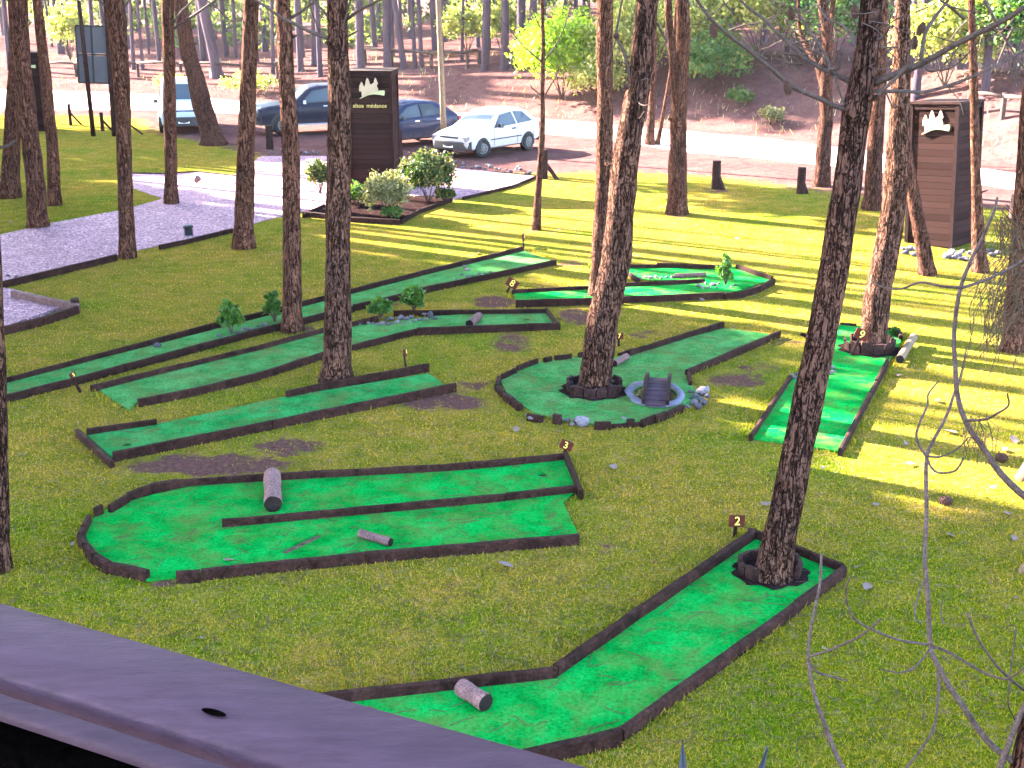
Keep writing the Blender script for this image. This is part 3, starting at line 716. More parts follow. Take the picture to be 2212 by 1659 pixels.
# ------------------------------------------------------------------ pines in view
TREES = {}
def pine(label, pts, top=13.0, m='bark', n=14, crowns=1, cs=1.0, group='pines on the lawn', base=None, flare=1.25, fork=None, seed=0, lean_cap=.12):
    """pts: (x, y, width) in picture points from the base up; the trunk stands in the vertical plane through its base"""
    b = base or ga(pts[0][0], pts[0][1]); t = thing('pine_tree', b, label, 'tree', group)
    P, W = [], []
    for i, (x, y, w) in enumerate(pts):
        q = at(x, y, b.y); 
        if i == 0: q = Vector(b)
        P.append(q); W.append(w / 2 / ppm(q))
    d = (P[-1] - P[-2]).normalized() if len(P) > 1 else Vector((0, 0, 1))
    d.x = max(-lean_cap, min(lean_cap, d.x)); d = Vector((d.x, 0, 1)).normalized()
    top, csc = crown_plan(P[-1].x, b.y, top)
    up = P[-1] + d * max(2, (top - P[-1].z))
    C = catmull(P, 7); K = len(C)
    rw = [np.interp(i / 7, range(len(W)), W) for i in range(K)]
    rw[0] *= flare; rw[1] *= 1 + (flare - 1) * .55; rw[2] *= 1 + (flare - 1) * .2
    C[0] = C[0] - Vector((0, 0, .1))
    for i in range(1, 6):
        C.append(P[-1].lerp(up, i / 5) + Vector((math.sin(i * 2 + seed) * .08, math.cos(i * 3 + seed) * .08, 0))); rw.append(W[-1] * (1 - .14 * i))
    # resample finely for an uneven outline
    Q, q = [], []
    for i in range(len(C) - 1):
        L = (C[i + 1] - C[i]).length; k = max(1, int(L / .16))
        for j in range(k): Q.append(C[i].lerp(C[i + 1], j / k)); q.append(rw[i] + (rw[i + 1] - rw[i]) * j / k)
    Q.append(C[-1]); q.append(rw[-1])
    mb = MB(); mb.tube(Q, q, n, jit=.13, seed=seed + pts[0][0])
    rs = random.Random(pts[0][0])
    for kx in range(5):                                             # branch stubs
        i = rs.randrange(len(Q) // 5, max(len(Q) // 5 + 1, int(len(Q) * .6))); a = rs.uniform(0, 6.28); r = q[i]
        v = Vector((math.cos(a), math.sin(a), .35)); mb.tube([Q[i] + v * r * .6, Q[i] + v * (r + .03), Q[i] + v * (r + .05 + .06 * rs.random())], [r * .22, r * .18, r * .08], 6)
    mb.build('trunk', M[m], t, smooth=180)
    if fork:
        for fp in fork:
            FP = [at(x, y, b.y + dy) for x, y, w, dy in fp]; FW = [w / 2 / ppm(p) for (x, y, w, dy), p in zip(fp, FP)]
            d2 = (FP[-1] - FP[-2]).normalized(); FP.append(FP[-1] + Vector((d2.x * .5, 0, 3))); FW.append(FW[-1] * .7)
            CC = catmull(FP, 8); mb = MB(); mb.tube(CC, [np.interp(i / 8, range(len(FW)), FW) for i in range(len(CC))], 10, jit=.1); mb.build('branch', M[m], t, smooth=180)
    rel = up - b; crown(t, (rel.x, 0, rel.z - .2), cs * csc * random.uniform(.85, 1.1), random.uniform(.8, 1.1))
    TREES[label] = (t, b); return t, b
def branch(t, Y, pts, w0, w1, m='twig', name='branch', dy=0.0, n=6):
    P = [at(x, y, Y + dy * i / max(1, len(pts) - 1)) for i, (x, y) in enumerate(pts)]
    C = catmull(P, 5); K = len(C); r0 = w0 / 2 / ppm(P[0]); r1 = w1 / 2 / ppm(P[-1]); mb = MB()
    C2 = [c + noise.noise_vector(c * 5) * r0 * .5 for c in C]
    mb.tube(C2, lambda u: (r0 + (r1 - r0) * u), n, jit=.2); return mb.build(name, M[m], t, smooth=180)
CONE_ME = []
def cone_mesh():
    mb = MB(); H = .1; k = 0
    mb.tube([(0, 0, -.5 * H + H * i / 8) for i in range(9)], lambda u: .032 * math.sin(math.pi * min(1, .12 + u * .85)) ** .7, 10)
    for i in range(60):
        z = -.5 * H + H * i / 60; a = i * 2.4; r = .034 * math.sin(math.pi * min(1, .1 + (i / 60) * .85)) ** .7
        mb.box((r * math.cos(a), r * math.sin(a), z), (.012, .014, .006), a, 0, .6)
    o = mb.build('pine_cone', M['cone']); CONE_ME.append(o.data); bpy.data.objects.remove(o)
cone_mesh()
def cone(t, P, s=1.0, rot=(0, 0, 0)):
    o = link('pine_cone', CONE_ME[0], t, P - origin(t)); o.scale = (s, s, s * 1.25); o.rotation_euler = rot; return o

pine('pine at the far end of the row, half hidden behind a straighter trunk', [(21, 426, 42), (26, 300, 36), (33, 150, 30), (40, 0, 28)], 14)
pine('bowed pine standing at the edge of the gravel drive with another pine behind it', [(83, 490, 43), (76, 390, 40), (62, 270, 38), (46, 130, 38), (38, 0, 42)], 15)
pine('slimmer bowed pine beside the larger bowed one', [(118, 443, 27), (114, 327, 26), (107, 255, 25), (100, 188, 25), (88, 75, 22), (80, 0, 20)], 13)
t4, b4 = pine('straight pine standing on the front edge of the gravel drive', [(276, 556, 34), (270, 400, 32), (268, 300, 32), (262, 176, 36), (252, 50, 42), (248, 0, 38)], 15)
t5, b5 = pine('slim pine at the corner of the forecourt in front of the pale van', [(370, 440, 29), (369, 340, 27), (367, 251, 28), (365, 126, 25), (362, 0, 27)], 14)
pine('leaning pine with a wide curved foot beside the pale van', [(461, 312, 52), (450, 270, 44), (437, 226, 42), (422, 165, 37), (407, 113, 34), (393, 25, 30), (388, 0, 30)], 13, flare=1.35)
t7, b7 = pine('pine between the forecourt and the dark off road car', [(526, 535, 45), (529, 400, 40), (533, 276, 37), (539, 120, 34), (543, 0, 32)], 15)
t8, b8 = pine('pine rooted beside the longest lane, just past the plant', [(631, 714, 46), (631, 620, 41), (630, 520, 40), (628, 327, 38), (619, 170, 34), (614, 60, 33), (610, 0, 33)], 15)
t9, b9 = pine('thick straight pine in front of the sign, rooted behind the straight lane', [(727, 822, 66), (728, 740, 60), (730, 633, 57), (731, 457, 52), (733, 251, 51), (731, 126, 46), (730, 60, 44), (729, 0, 46)], 16, 'bark_big', 20, crowns=1)
t10, b10 = pine('thin young pine by the corner of the forecourt', [(1158, 496, 19), (1163, 410, 15), (1169, 327, 13), (1172, 260, 13), (1171, 201, 11), (1173, 110, 9), (1171, 0, 8)], 7.5, 'bark', 9, cs=.45)
pine('pine standing just behind the leaning pine', [(1291, 640, 40), (1296, 540, 38), (1300, 482, 37), (1305, 340, 36), (1307, 201, 35), (1306, 0, 35)], 15, 'bark', 16)
t12, b12 = pine('big leaning crooked pine growing from the round ended lane', [(1282, 846, 76), (1288, 800, 71), (1296, 734, 70), (1310, 658, 65), (1332, 558, 62), (1343, 432, 57), (1354, 327, 57), (1372, 226, 50), (1384, 151, 49), (1392, 70, 48), (1399, 0, 48)], 15, 'bark_big', 22, flare=1.1)
pine('forked pine by the short stump posts', [(1463, 462, 44), (1463, 377, 42), (1465, 300, 37), (1466, 251, 34)], 12, crowns=1,
     fork=[[(1465, 265, 22, 0), (1458, 180, 20, -.1), (1450, 90, 18, -.2), (1444, 0, 17, -.3)]])
pine('slender dark pine on the road verge behind the leaning pine', [(1403, 313, 21), (1407, 250, 17), (1410, 180, 15), (1413, 0, 13)], 12, group='slim trees on the road verge')
pine('thin leaning stem sharing its foot with the slender verge pine', [(1420, 312, 11), (1432, 250, 9), (1443, 188, 8), (1452, 120, 7), (1462, 0, 6)], 9, cs=.5, group='slim trees on the road verge')
t15, b15 = pine('crooked pine near the road beside a dark stump post', [(1775, 402, 34), (1781, 300, 31), (1785, 251, 29), (1784, 200, 28)], 9, cs=.8,
     fork=[[(1783, 205, 18, 0), (1765, 138, 14, .3), (1742, 100, 11, .6), (1725, 30, 8, .9)], [(1785, 205, 20, 0), (1790, 120, 15, .2), (1796, 40, 12, .4), (1800, 0, 10, .5)]])
t16, b16 = pine('large leaning pine growing from the lane nearest the railing, with bare whorled branches', [(1668, 1250, 80), (1680, 1180, 70), (1704, 1064, 67), (1729, 939, 65), (1751, 838, 65), (1773, 734, 63), (1797, 608, 61), (1816, 482, 61), (1829, 407, 60), (1842, 310, 58), (1852, 240, 62), (1862, 180, 56), (1872, 110, 50), (1884, 0, 46)], 14, 'bark_big', 24)
t17, b17 = pine('sunlit pine standing in the stave ring at the end of the striped lane', [(1882, 758, 56), (1890, 690, 57), (1897, 630, 57), (1917, 533, 54), (1931, 432, 50), (1938, 350, 49), (1943, 260, 46), (1946, 176, 41), (1951, 0, 30)], 14, 'bark_big', 20)
pine('dark pine hidden between the two big leaning trunks', [(1884, 452, 40), (1887, 380, 36), (1892, 300, 34), (1900, 150, 30), (1905, 0, 28)], 13)
pine('pine leaning across the front of the tall box sign', [(2004, 593, 35), (1995, 535, 32), (1984, 480, 30), (1970, 407, 28), (1958, 330, 26), (1948, 220, 22), (1944, 100, 20)], 12)
pine('slim straight pine in front of the box sign near its corner', [(2118, 587, 34), (2114, 520, 28), (2111, 457, 25), (2108, 377, 20), (2104, 201, 18), (2101, 100, 16), (2099, 0, 15)], 12)
pine('pine at the edge of the lawn beyond the brown hanging needles', [(2188, 758, 48), (2194, 660, 44), (2202, 560, 42), (2212, 420, 40), (2222, 250, 38)], 12)
pine('dark rough trunk close by, beside the far end of the longest lane', [(-8, 1230, 56), (-8, 1080, 52), (-9, 900, 46), (-14, 700, 44), (-20, 520, 42), (-34, 300, 40)], 13, 'bark_big', 16)
for lb, x, y, w, h in (('pale barked bare post at the lawn edge', 2206, 1034, 18, 96), ('pale bare post nearest the branchy pine', 2214, 1236, 20, 90)):
    c = gp(x, y); r = w / ppm(c); mb = MB(); mb.tube([c + Vector((.05 * i, 0, h / ppm(c) * i / 4 - .05)) for i in range(5)], lambda u: r * (1 - .3 * u), 12, jit=.15)
    tag(mb.build('wooden_post', M['palewood'], loc=c, smooth=180), lb, 'post')

# ------------------------------------------------------------------ bare branches
Y = b16.y
for pts, w0, w1, dy in (
    ([(1829, 236), (1774, 216), (1706, 181), (1656, 141), (1600, 94), (1546, 50), (1505, 0), (1480, -40)], 13, 6, -.5),
    ([(1854, 234), (1878, 218), (1902, 201), (1952, 151), (1962, 121), (1975, 70)], 11, 4, -.4),
    ([(1880, 182), (1957, 151), (2020, 121), (2083, 85), (2158, 48), (2230, 10)], 15, 10, -.9),
    ([(1852, 186), (1794, 156), (1741, 126), (1700, 88), (1656, 48), (1600, 0)], 14, 6, .4),
    ([(1880, 196), (1960, 198), (2008, 198), (2083, 173), (2140, 148), (2184, 123), (2240, 92)], 9, 5, .5),
    ([(1998, 141), (2002, 150), (2013, 154), (2048, 148), (2075, 132), (2098, 108)], 6, 3, -.3),
    ([(1794, 156), (1787, 126), (1755, 75), (1724, 30), (1710, -20)], 9, 5, .3),
    ([(1990, 130), (1995, 95), (2000, 68), (2020, 36), (2048, 0), (2060, -20)], 10, 6, .2),
    ([(1741, 126), (1735, 136), (1716, 139), (1700, 138), (1675, 125)], 5, 3, .1),
    ([(1829, 236), (1812, 190), (1805, 165), (1800, 170)], 5, 3, -.1),
    ([(1794, 150), (1808, 151), (1816, 140), (1820, 100)], 6, 3, -.2),
    ([(1860, 120), (1825, 60), (1790, 42), (1766, 12)], 6, 4, .3),
    ([(1875, 90), (1905, 82), (1918, 66), (1926, 20)], 5, 3, -.4),
    ([(1915, 200), (1930, 232), (1945, 225), (1960, 198)], 4, 2, -.2)):
    branch(t16, Y, pts, w0, w1, dy=dy)
for x, y, dy in ((1847, 25, -.2), (1887, 33, -.3), (1709, 30, .2), (1701, 190, -.4), (1541, 66, -.4), (1975, 92, .1), (1990, 62, .1)):
    cone(t16, at(x, y, Y + dy), .85, (random.uniform(-.4, .4), random.uniform(-.4, .4), 0))
tw = [((2126, 0), (2158, 60), (2191, 118), (2216, 150)), ((2084, 40), (2060, 20), (2030, 0)), ((2190, 60), (2170, 100), (2155, 140))]
for p in tw: branch(t17, b17.y + .4, list(p), 8, 4)
branch(t17, b17.y, [(1925, 560), (1905, 610), (1882, 604)], 4, 2)
Y = b12.y
for pts, w0, w1, dy in (([(1367, 180), (1347, 113), (1332, 80), (1338, 30), (1346, -10)], 8, 4, -.4), ([(1370, 191), (1377, 218), (1392, 228), (1410, 221)], 4, 2, -.4), ([(1368, 188), (1387, 173), (1407, 171)], 5, 2, -.3),
                    ([(1332, 80), (1322, 110), (1312, 138), (1298, 150)], 3, 1.5, -.2), ([(1377, 215), (1374, 250), (1380, 256), (1392, 240)], 3, 1.5, -.3), ([(1420, 50), (1440, 90), (1436, 60)], 5, 3, .1)):
    branch(t12, Y, pts, w0, w1, dy=dy)
cone(t12, at(1332, 78, Y - .3), 1.0, (1.4, .4, 0)); cone(t12, at(1354, 187, Y - .35), 1.0, (1.3, -.6, 0))
Y = b9.y
for pts, w0, w1, dy in (([(712, 85), (653, 60), (603, 33), (553, 0), (530, -14)], 9, 4, -.5), ([(712, 40), (676, 0), (660, -20)], 6, 4, .4), ([(748, 42), (782, 20), (820, 0), (850, -20)], 8, 4, -.4), ([(731, 85), (744, 45), (757, 0), (760, -20)], 5, 3, -.5), ([(750, 80), (775, 66)], 5, 2, -.2), ([(690, 70), (672, 20), (668, -10)], 3, 2, -.3)):
    branch(t9, Y, pts, w0, w1, dy=dy)
branch(t8, b8.y, [(628, 40), (655, 22), (684, 0), (700, -12)], 7, 4, dy=-.3); branch(t8, b8.y, [(603, 40), (598, 20), (594, -6)], 4, 3)
branch(t7, b7.y, [(532, 38), (500, 45), (470, 20), (440, -5)], 4, 3, dy=-.3); branch(t5, b5.y, [(377, 62), (400, 46), (440, 18), (470, -4)], 6, 4, dy=-.3); branch(t5, b5.y, [(377, 50), (392, 25), (425, -6)], 6, 3, dy=.2)
branch(t4, b4.y, [(258, 20), (272, 8), (290, -10)], 7, 4); branch(t4, b4.y, [(240, 24), (222, 8), (205, -6)], 6, 3)
branch(t4, b4.y - 1, [(-20, 322), (12, 316), (34, 304)], 8, 7) 
Y = b10.y
for pts in ([(1169, 133), (1134, 103), (1106, 70), (1080, 40)], [(1176, 131), (1206, 88), (1226, 40), (1236, 0)], [(1179, 203), (1200, 166), (1211, 136)], [(1169, 206), (1150, 190), (1146, 183)], [(1167, 60), (1150, 20), (1146, -8)]):
    branch(t10, Y, pts, 3.5, 1.8, dy=-.3, n=5)
for k in range(9):
    branch(t15, b15.y, [(1770 + random.uniform(-20, 26), 110 + random.uniform(-40, 70)), (1740 + random.uniform(-60, 80), 90 + random.uniform(-50, 30)), (1720 + random.uniform(-90, 120), 50 + random.uniform(-60, 50))], 4, 2, dy=random.uniform(-.8, .8), n=5)

rq = random.Random(8)
for k in range(46):
    tt_, bb_ = rq.choice(((t16, b16), (t16, b16), (t17, b17), (t15, b15)))
    x, y = rq.uniform(1520, 2200), rq.uniform(-10, 170); a_ = rq.uniform(-1.2, 1.2) + (math.pi if rq.random() < .5 else 0); l = rq.uniform(50, 130)
    pts = [(x, y)]
    for q in range(3):
        a_ += rq.uniform(-.5, .5); pts.append((pts[-1][0] + math.cos(a_) * l / 3, pts[-1][1] - math.sin(a_) * l / 3 * .8))
    branch(tt_, bb_.y + rq.uniform(-1.2, 1.4), pts, rq.uniform(2.5, 4.5), 1.5, dy=rq.uniform(-.3, .3), n=4, name='twig')
# the branchy dead-limbed pine beside the railing
Yn = 4.2
tN = thing('pine_tree', (at(2236, 1640, Yn).x - .1, Yn, 0), 'nearest pine with grey dead lower limbs reaching over the lawn', 'tree', 'pines on the lawn'); bN = tN.location.copy()
P = [Vector((bN.x, Yn, -.1)), at(2236, 1640, Yn), at(2290, 1400, Yn), at(2345, 1150, Yn), at(2400, 900, Yn), at(2480, 400, Yn), at(2520, 0, Yn) + Vector((0, 0, 2)), at(2530, 0, Yn) + Vector((0, 0, 5))]
C = catmull(P, 10); mb = MB(); mb.tube(C, lambda u: .085 * (1 - .45 * u), 14, jit=.15); mb.build('trunk', M['bark'], tN, smooth=180)
crown(tN, (P[-1].x - bN.x + 1.2, .8, 11), .8)
def nb(pts, w0, w1, dy=0.0): branch(tN, Yn, pts, w0, w1, dy=dy, n=8)
nb([(2215, 1655), (2184, 1640), (2133, 1600), (2083, 1531), (2045, 1474), (2015, 1415), (2010, 1393), (2005, 1317), (2000, 1242), (1998, 1190), (2000, 1064), (2003, 989), (2015, 957), (2048, 896), (2066, 843)], 15, 6, .5)
nb([(2345, 1172), (2270, 1110), (2209, 1068), (2158, 1017), (2121, 964), (2096, 930), (2078, 892), (2066, 843), (2062, 790), (2061, 734), (2068, 658), (2077, 613), (2096, 565), (2126, 507), (2147, 457), (2153, 427)], 16, 6, .5)
nb([(1860, 1720), (1817, 1650), (1782, 1565), (1762, 1506), (1751, 1455), (1746, 1413), (1749, 1368), (1762, 1305), (1772, 1254), (1775, 1195)], 11, 6, .3)
nb([(1746, 1421), (1755, 1440), (1772, 1454), (1800, 1462), (1829, 1471)], 7, 4, -.1); nb([(1748, 1418), (1797, 1403), (1847, 1380), (1880, 1357), (1902, 1337)], 6, 4, -.2)
nb([(2006, 1393), (1945, 1383), (1877, 1357), (1842, 1330), (1827, 1292), (1829, 1262), (1839, 1242)], 6, 3, -.3); nb([(2012, 1395), (2058, 1413), (2121, 1450), (2160, 1464), (2179, 1465), (2212, 1445)], 7, 4, -.3)
nb([(2008, 1403), (1994, 1422), (1978, 1438), (1960, 1449), (1940, 1453), (1900, 1445)], 5, 3, -.4); nb([(2024, 1450), (2027, 1480), (2025, 1518), (2018, 1568), (1990, 1620), (1957, 1660), (1930, 1690)], 7, 5, -.2)
nb([(2091, 1325), (2105, 1362), (2121, 1393), (2150, 1434), (2179, 1463), (2225, 1500)], 6, 7, .2); nb([(2160, 1658), (2178, 1610), (2198, 1560), (2225, 1500)], 14, 11, .0)
nb([(2003, 989), (1985, 960), (1980, 939), (1988, 910), (2003, 876), (2005, 853), (2015, 838), (2028, 823)], 6, 3, .2); nb([(2005, 986), (2033, 986), (2068, 969), (2093, 944)], 5, 3, .1)
nb([(2003, 990), (2012, 1010), (2028, 1021), (2058, 1019), (2072, 1006), (2081, 989)], 5, 4, -.1); nb([(2086, 908), (2128, 906), (2155, 893), (2179, 876), (2176, 851)], 6, 4, -.2)
nb([(2073, 621), (2033, 618), (1988, 611), (1945, 624), (1907, 620), (1882, 605)], 7, 3, .4); nb([(2078, 621), (2128, 605), (2180, 580), (2240, 545)], 7, 5, .2)
nb([(2066, 843), (2074, 815), (2082, 780), (2088, 748)], 5, 3, .0); nb([(2180, 1466), (2185, 1430), (2193, 1370), (2194, 1354), (2182, 1350), (2172, 1360)], 4, 2, .1); nb([(2040, 1350), (2032, 1320), (2037, 1298)], 4, 2, .1)
nb([(1998, 1250), (1982, 1290), (1976, 1330), (1990, 1350)], 5, 3, -.1); nb([(2180, 1470), (2178, 1520), (2190, 1550), (2196, 1565)], 4, 3, .1)
rs = np.random.RandomState(3)
def needle_tuft(cx, cy, n, lx, ly, sx, sy, dy=0.4, w=2.0, ang=None):
    mb = MB()
    for i in range(n):
        x, y = cx + rs.normal() * sx, cy + rs.normal() * sy; a = rs.normal() * .35
        p0 = at(x, y, Yn + dy + rs.normal() * .15); ex, ey = lx * rs.uniform(.6, 1.2), ly * rs.uniform(.6, 1.2)
        p2 = at(x + ex + a * 60, y + ey, Yn + dy + rs.normal() * .15); pm = p0.lerp(p2, .5) + Vector((rs.normal() * .02, 0, .02))
        mb.tube([p0, pm, p2], [w / 2 / ppm(p0)] * 3, 3, cap=False)
    mb.build('dead_needles', M['deadneedle'], tN)
needle_tuft(2194, 560, 100, -40, 76, 26, 36, w=1.6); needle_tuft(2208, 640, 60, -50, 84, 20, 36, w=1.6); needle_tuft(2170, 470, 40, 20, 90, 14, 16); needle_tuft(2110, 910, 22, 3, 70, 16, 12, .1, 1.8); needle_tuft(2150, 640, 26, -10, 130, 24, 30)

# ------------------------------------------------------------------ shrubs and small plants
def shrub(label, px, wpx, hpx, m, n=900, leaf=.07, group=None, cat='shrub', stems=6, lower=-.3, seed=0, base=None, name='shrub', hollow=.25, shape=1.7, dens=4.0):
    c = base or ga(*px); k = ppm(c); rx, rz = wpx / 2 / k, hpx / k / 2
    t = thing(name, c, label, cat, group)
    mb = MB()
    for i in range(stems):
        a = 6.28 * i / stems + seed; e = Vector((math.cos(a) * rx * .55, math.sin(a) * rx * .5, rz * random.uniform(.9, 1.5)))
        mb.tube([c, c + e * .5 + Vector((0, 0, rz * .1)), c + e], [.012 + .01 * rx, .009, .004], 5)
    mb.build('stems', M['twig'], t)
    n = int(n * dens); foliage('foliage', t, n, (rx * .94, rx * .86, rz * .94), leaf, M[m], (0, 0, rz * 1.02), seed=seed + 11, hollow=hollow, clump=max(24, n // 26), lower=lower, shape=shape)
    return t
shrub('rounded dark green shrub with golden tips beside the tall sign', (925, 440), 122, 112, 'leafgold', 3200, .085, 'shrubs of the planter bed', seed=1)
shrub('pale cream leaved shrub at the front corner of the planter bed', (838, 470), 104, 96, 'leafpale', 2400, .075, 'shrubs of the planter bed', seed=2)
shrub('low dark shrub between the thick pine and the pale shrub', (772, 448), 62, 52, 'leafdark', 900, .07, 'shrubs of the planter bed', seed=3)
shrub('loose golden shrub peeking out behind the thick pine', (692, 420), 62, 78, 'leafgold', 900, .075, 'shrubs of the planter bed', seed=4)
shrub('small leafy shrub at the far tip of the planter bed', (960, 438), 46, 34, 'leafgold', 500, .07, 'shrubs of the planter bed', seed=5)
shrub('low dark mounded shrub under the pale leaved one', (846, 474), 50, 30, 'leafdark', 500, .06, 'shrubs of the planter bed', seed=6)
def plant(label, px, w, h, seed, group='leafy plants on the lanes', m='leaf', n=420):
    return shrub(label, px, w, h, m, n, .095, group, 'plant', 5, -.6, seed, name='leafy_plant', hollow=.1, shape=2.1, dens=1.8)
plant('upright leafy plant on the longest lane, nearest its hidden end', (500, 724), 56, 84, 21, n=620)
plant('yellowish leafy plant half hidden behind the pine by the longest lane', (594, 698), 40, 66, 22)
plant('low leafy bush on the rock island of the bent lane, nearer one', (822, 688), 58, 46, 23, n=520)
plant('taller leafy bush on the rock island of the bent lane, beyond the other', (894, 674), 52, 58, 24, n=520)
plant('leafy plant among stones in the bend of the folded lane', (1567, 618), 38, 62, 25)
plant('bright leafy plant peeking out beside the pair of pines', (1284, 606), 26, 50, 26, m='bushlit', n=260)
plant('bright green sprig on the trunk foot behind the ringed pine', (1930, 728), 14, 20, 27, n=60)
t = thing('spiky_plant', (at(1480, 1640, 3.1).x, 3.1, 2.0), 'blue grey pointed leaves rising just beyond the railing', 'plant')
for i, (x0, y0, x1, y1, w) in enumerate(((1474, 1720, 1474, 1596, 34), (1630, 1700, 1656, 1612, 26), (1560, 1760, 1520, 1690, 30), (1600, 1760, 1580, 1680, 30), (1440, 1780, 1410, 1700, 30))):
    a, b = at(x0, y0, 3.1), at(x1, y1, 3.1); c = a + (a - b) * 2; c = Vector((t.location.x + (a.x - t.location.x) * .5, 3.1, min(2.05, a.z - .2))); mb = MB()
    ww = w / 2 / ppm(a); pts = [c, a, a.lerp(b, .5), b]; ws = [ww * 1.2, ww, ww * .55, .001]
    for u in range(3):
        p, q = pts[u], pts[u + 1]; 
        for sgn in (1, -1):
            mb.face([p, p + Vector((sgn * ws[u], -.012, 0)), q + Vector((sgn * ws[u + 1], -.012, 0)), q]); mb.face([p + Vector((0, .006, 0)), q + Vector((0, .006, 0)), q + Vector((sgn * ws[u + 1], -.008, 0)), p + Vector((sgn * ws[u], -.008, 0))])
    mb.build('leaf', M['agave'], t)
mb = MB(); lc = t.location; mb.tube([(lc.x, 3.1, -.02), (lc.x + .05, 3.12, 1), (lc.x, 3.1, 2.1)], [.09, .08, .07], 10, jit=.2); mb.build('stem', M['bark'], t)
# ------------------------------------------------------------------ pond and bridge
t = thing('pond', (pc.x, pc.y, 0), 'small concrete rimmed pond under the toy bridge', 'pond')
mb = MB(); nseg = 40; prof = ((.74, .02), (.78, .055), (.9, .065), (1.0, .045), (1.03, .025))
for i in range(nseg):
    a = 2 * math.pi * i / nseg
    for k, (f, z) in enumerate(prof):
        w = 1 + (.10 * noise.noise(Vector((math.cos(a) * 2, math.sin(a) * 2, 1))) if k > 1 else 0)
        mb.v.append((pc.x + PR * f * w * math.cos(a), pc.y + PR * f * w * math.sin(a) * 1.45, z))
for i in range(nseg):
    for k in range(4):
        j = (i + 1) % nseg; mb.f.append((i * 5 + k, i * 5 + k + 1, j * 5 + k + 1, j * 5 + k)); mb.m.append(0)
mb.build('rim', M['concrete'], t, smooth=180)
mb = MB(); mb.face([(pc.x + PR * .74 * math.cos(6.2832 * i / 30), pc.y + PR * 1.08 * math.sin(6.2832 * i / 30), .010) for i in range(30)]); mb.build('water', M['water'], t)
V, Fc, tn = leaf_cloud(90, (.09, .12, .05), .06, seed=5); big_mesh('weeds', V, Fc, M['leafpale'], t, {'tint': tn}, (-.18, -.05, .05))
A, B = gp(1415, 884, .03), gp(1423, 824, .03); dB = (B - A); L = dB.length; dB = dB / L; sB = Vector((dB.y, -dB.x, 0)); HW = .135
t = thing('toy_bridge', (A + B) / 2, 'little arched plank bridge with two side beams over the pond', 'bridge')
arch = lambda u: .045 + .10 * math.sin(math.pi * u)
for i in range(10):
    u = (i + .5) / 10; c = A + dB * L * u; sl = math.atan2(arch(u + .02) - arch(u - .02), .04 * L); mb = MB()
    mb.box((c.x, c.y, .03 + arch(u)), (HW * 2, L / 10 * .88, .022), math.atan2(sB.y, sB.x), sl); mb.build('plank', M['rail'], t)
for s in (-1, 1):
    mb = MB(); pts = [A + dB * L * u + sB * s * (HW + .02) + Vector((0, 0, arch(u) + .05)) for u in [i / 8 for i in range(9)]]
    for p, q in zip(pts, pts[1:]): mb.bar(p, q + (q - p) * .02, .045, .07)
    mb.build('side_beam', M['post'], t)

# ------------------------------------------------------------------ signs
def text_mesh(name, body, size, depth, m, parent, loc, rot, sx=1.0):
    c = bpy.data.curves.new(name, 'FONT'); c.body = body; c.size = size; c.extrude = depth; c.align_x = 'CENTER'; c.align_y = 'CENTER'
    o = bpy.data.objects.new(name, c); COL.objects.link(o); bpy.context.view_layer.update()
    me = bpy.data.meshes.new_from_object(o.evaluated_get(bpy.context.evaluated_depsgraph_get())); bpy.data.objects.remove(o); bpy.data.curves.remove(c)
    me.materials.clear(); me.materials.append(m); o = link(name, me, parent, loc); o.rotation_euler = rot; o.scale = (sx, 1, 1); return o
TREESHAPE = [(345, 660), (340, 548), (292, 543), (300, 430), (315, 400), (340, 348), (368, 380), (382, 440), (405, 448), (425, 400), (430, 350), (455, 285), (470, 272), (490, 300), (512, 360), (522, 400), (550, 408), (575, 380), (600, 378), (610, 320), (632, 268), (650, 285), (672, 340), (690, 390), (685, 405), (660, 412), (672, 460), (690, 500), (685, 530), (600, 552), (480, 584), (400, 628)]
SWOOSH = [(285, 700), (340, 662), (400, 632), (480, 588), (600, 554), (720, 527), (820, 525), (830, 560), (815, 632), (720, 615), (600, 605), (480, 622), (390, 662), (320, 694)]
def flat_shape(name, poly, parent, w, top, yface, m, th):
    "upright cut-out on a face looking towards -Y (local)"
    k = w / 950; pts = [((x - 505) * k, top - (y - 160) * k) for x, y in poly]
    bm = bmesh.new(); vs = [bm.verts.new((x, yface - .004, z)) for x, z in pts]
    bmesh.ops.triangle_fill(bm, use_beauty=True, edges=[bm.edges.new((vs[i], vs[(i + 1) % len(vs)])) for i in range(len(vs))])
    r = bmesh.ops.extrude_face_region(bm, geom=bm.faces[:])
    for v in r['geom']:
        if isinstance(v, bmesh.types.BMVert): v.co.y -= th
    bmesh.ops.recalc_face_normals(bm, faces=bm.faces[:])
    me = bpy.data.meshes.new(name); bm.to_mesh(me); bm.free(); me.materials.append(m); return link(name, me, parent)
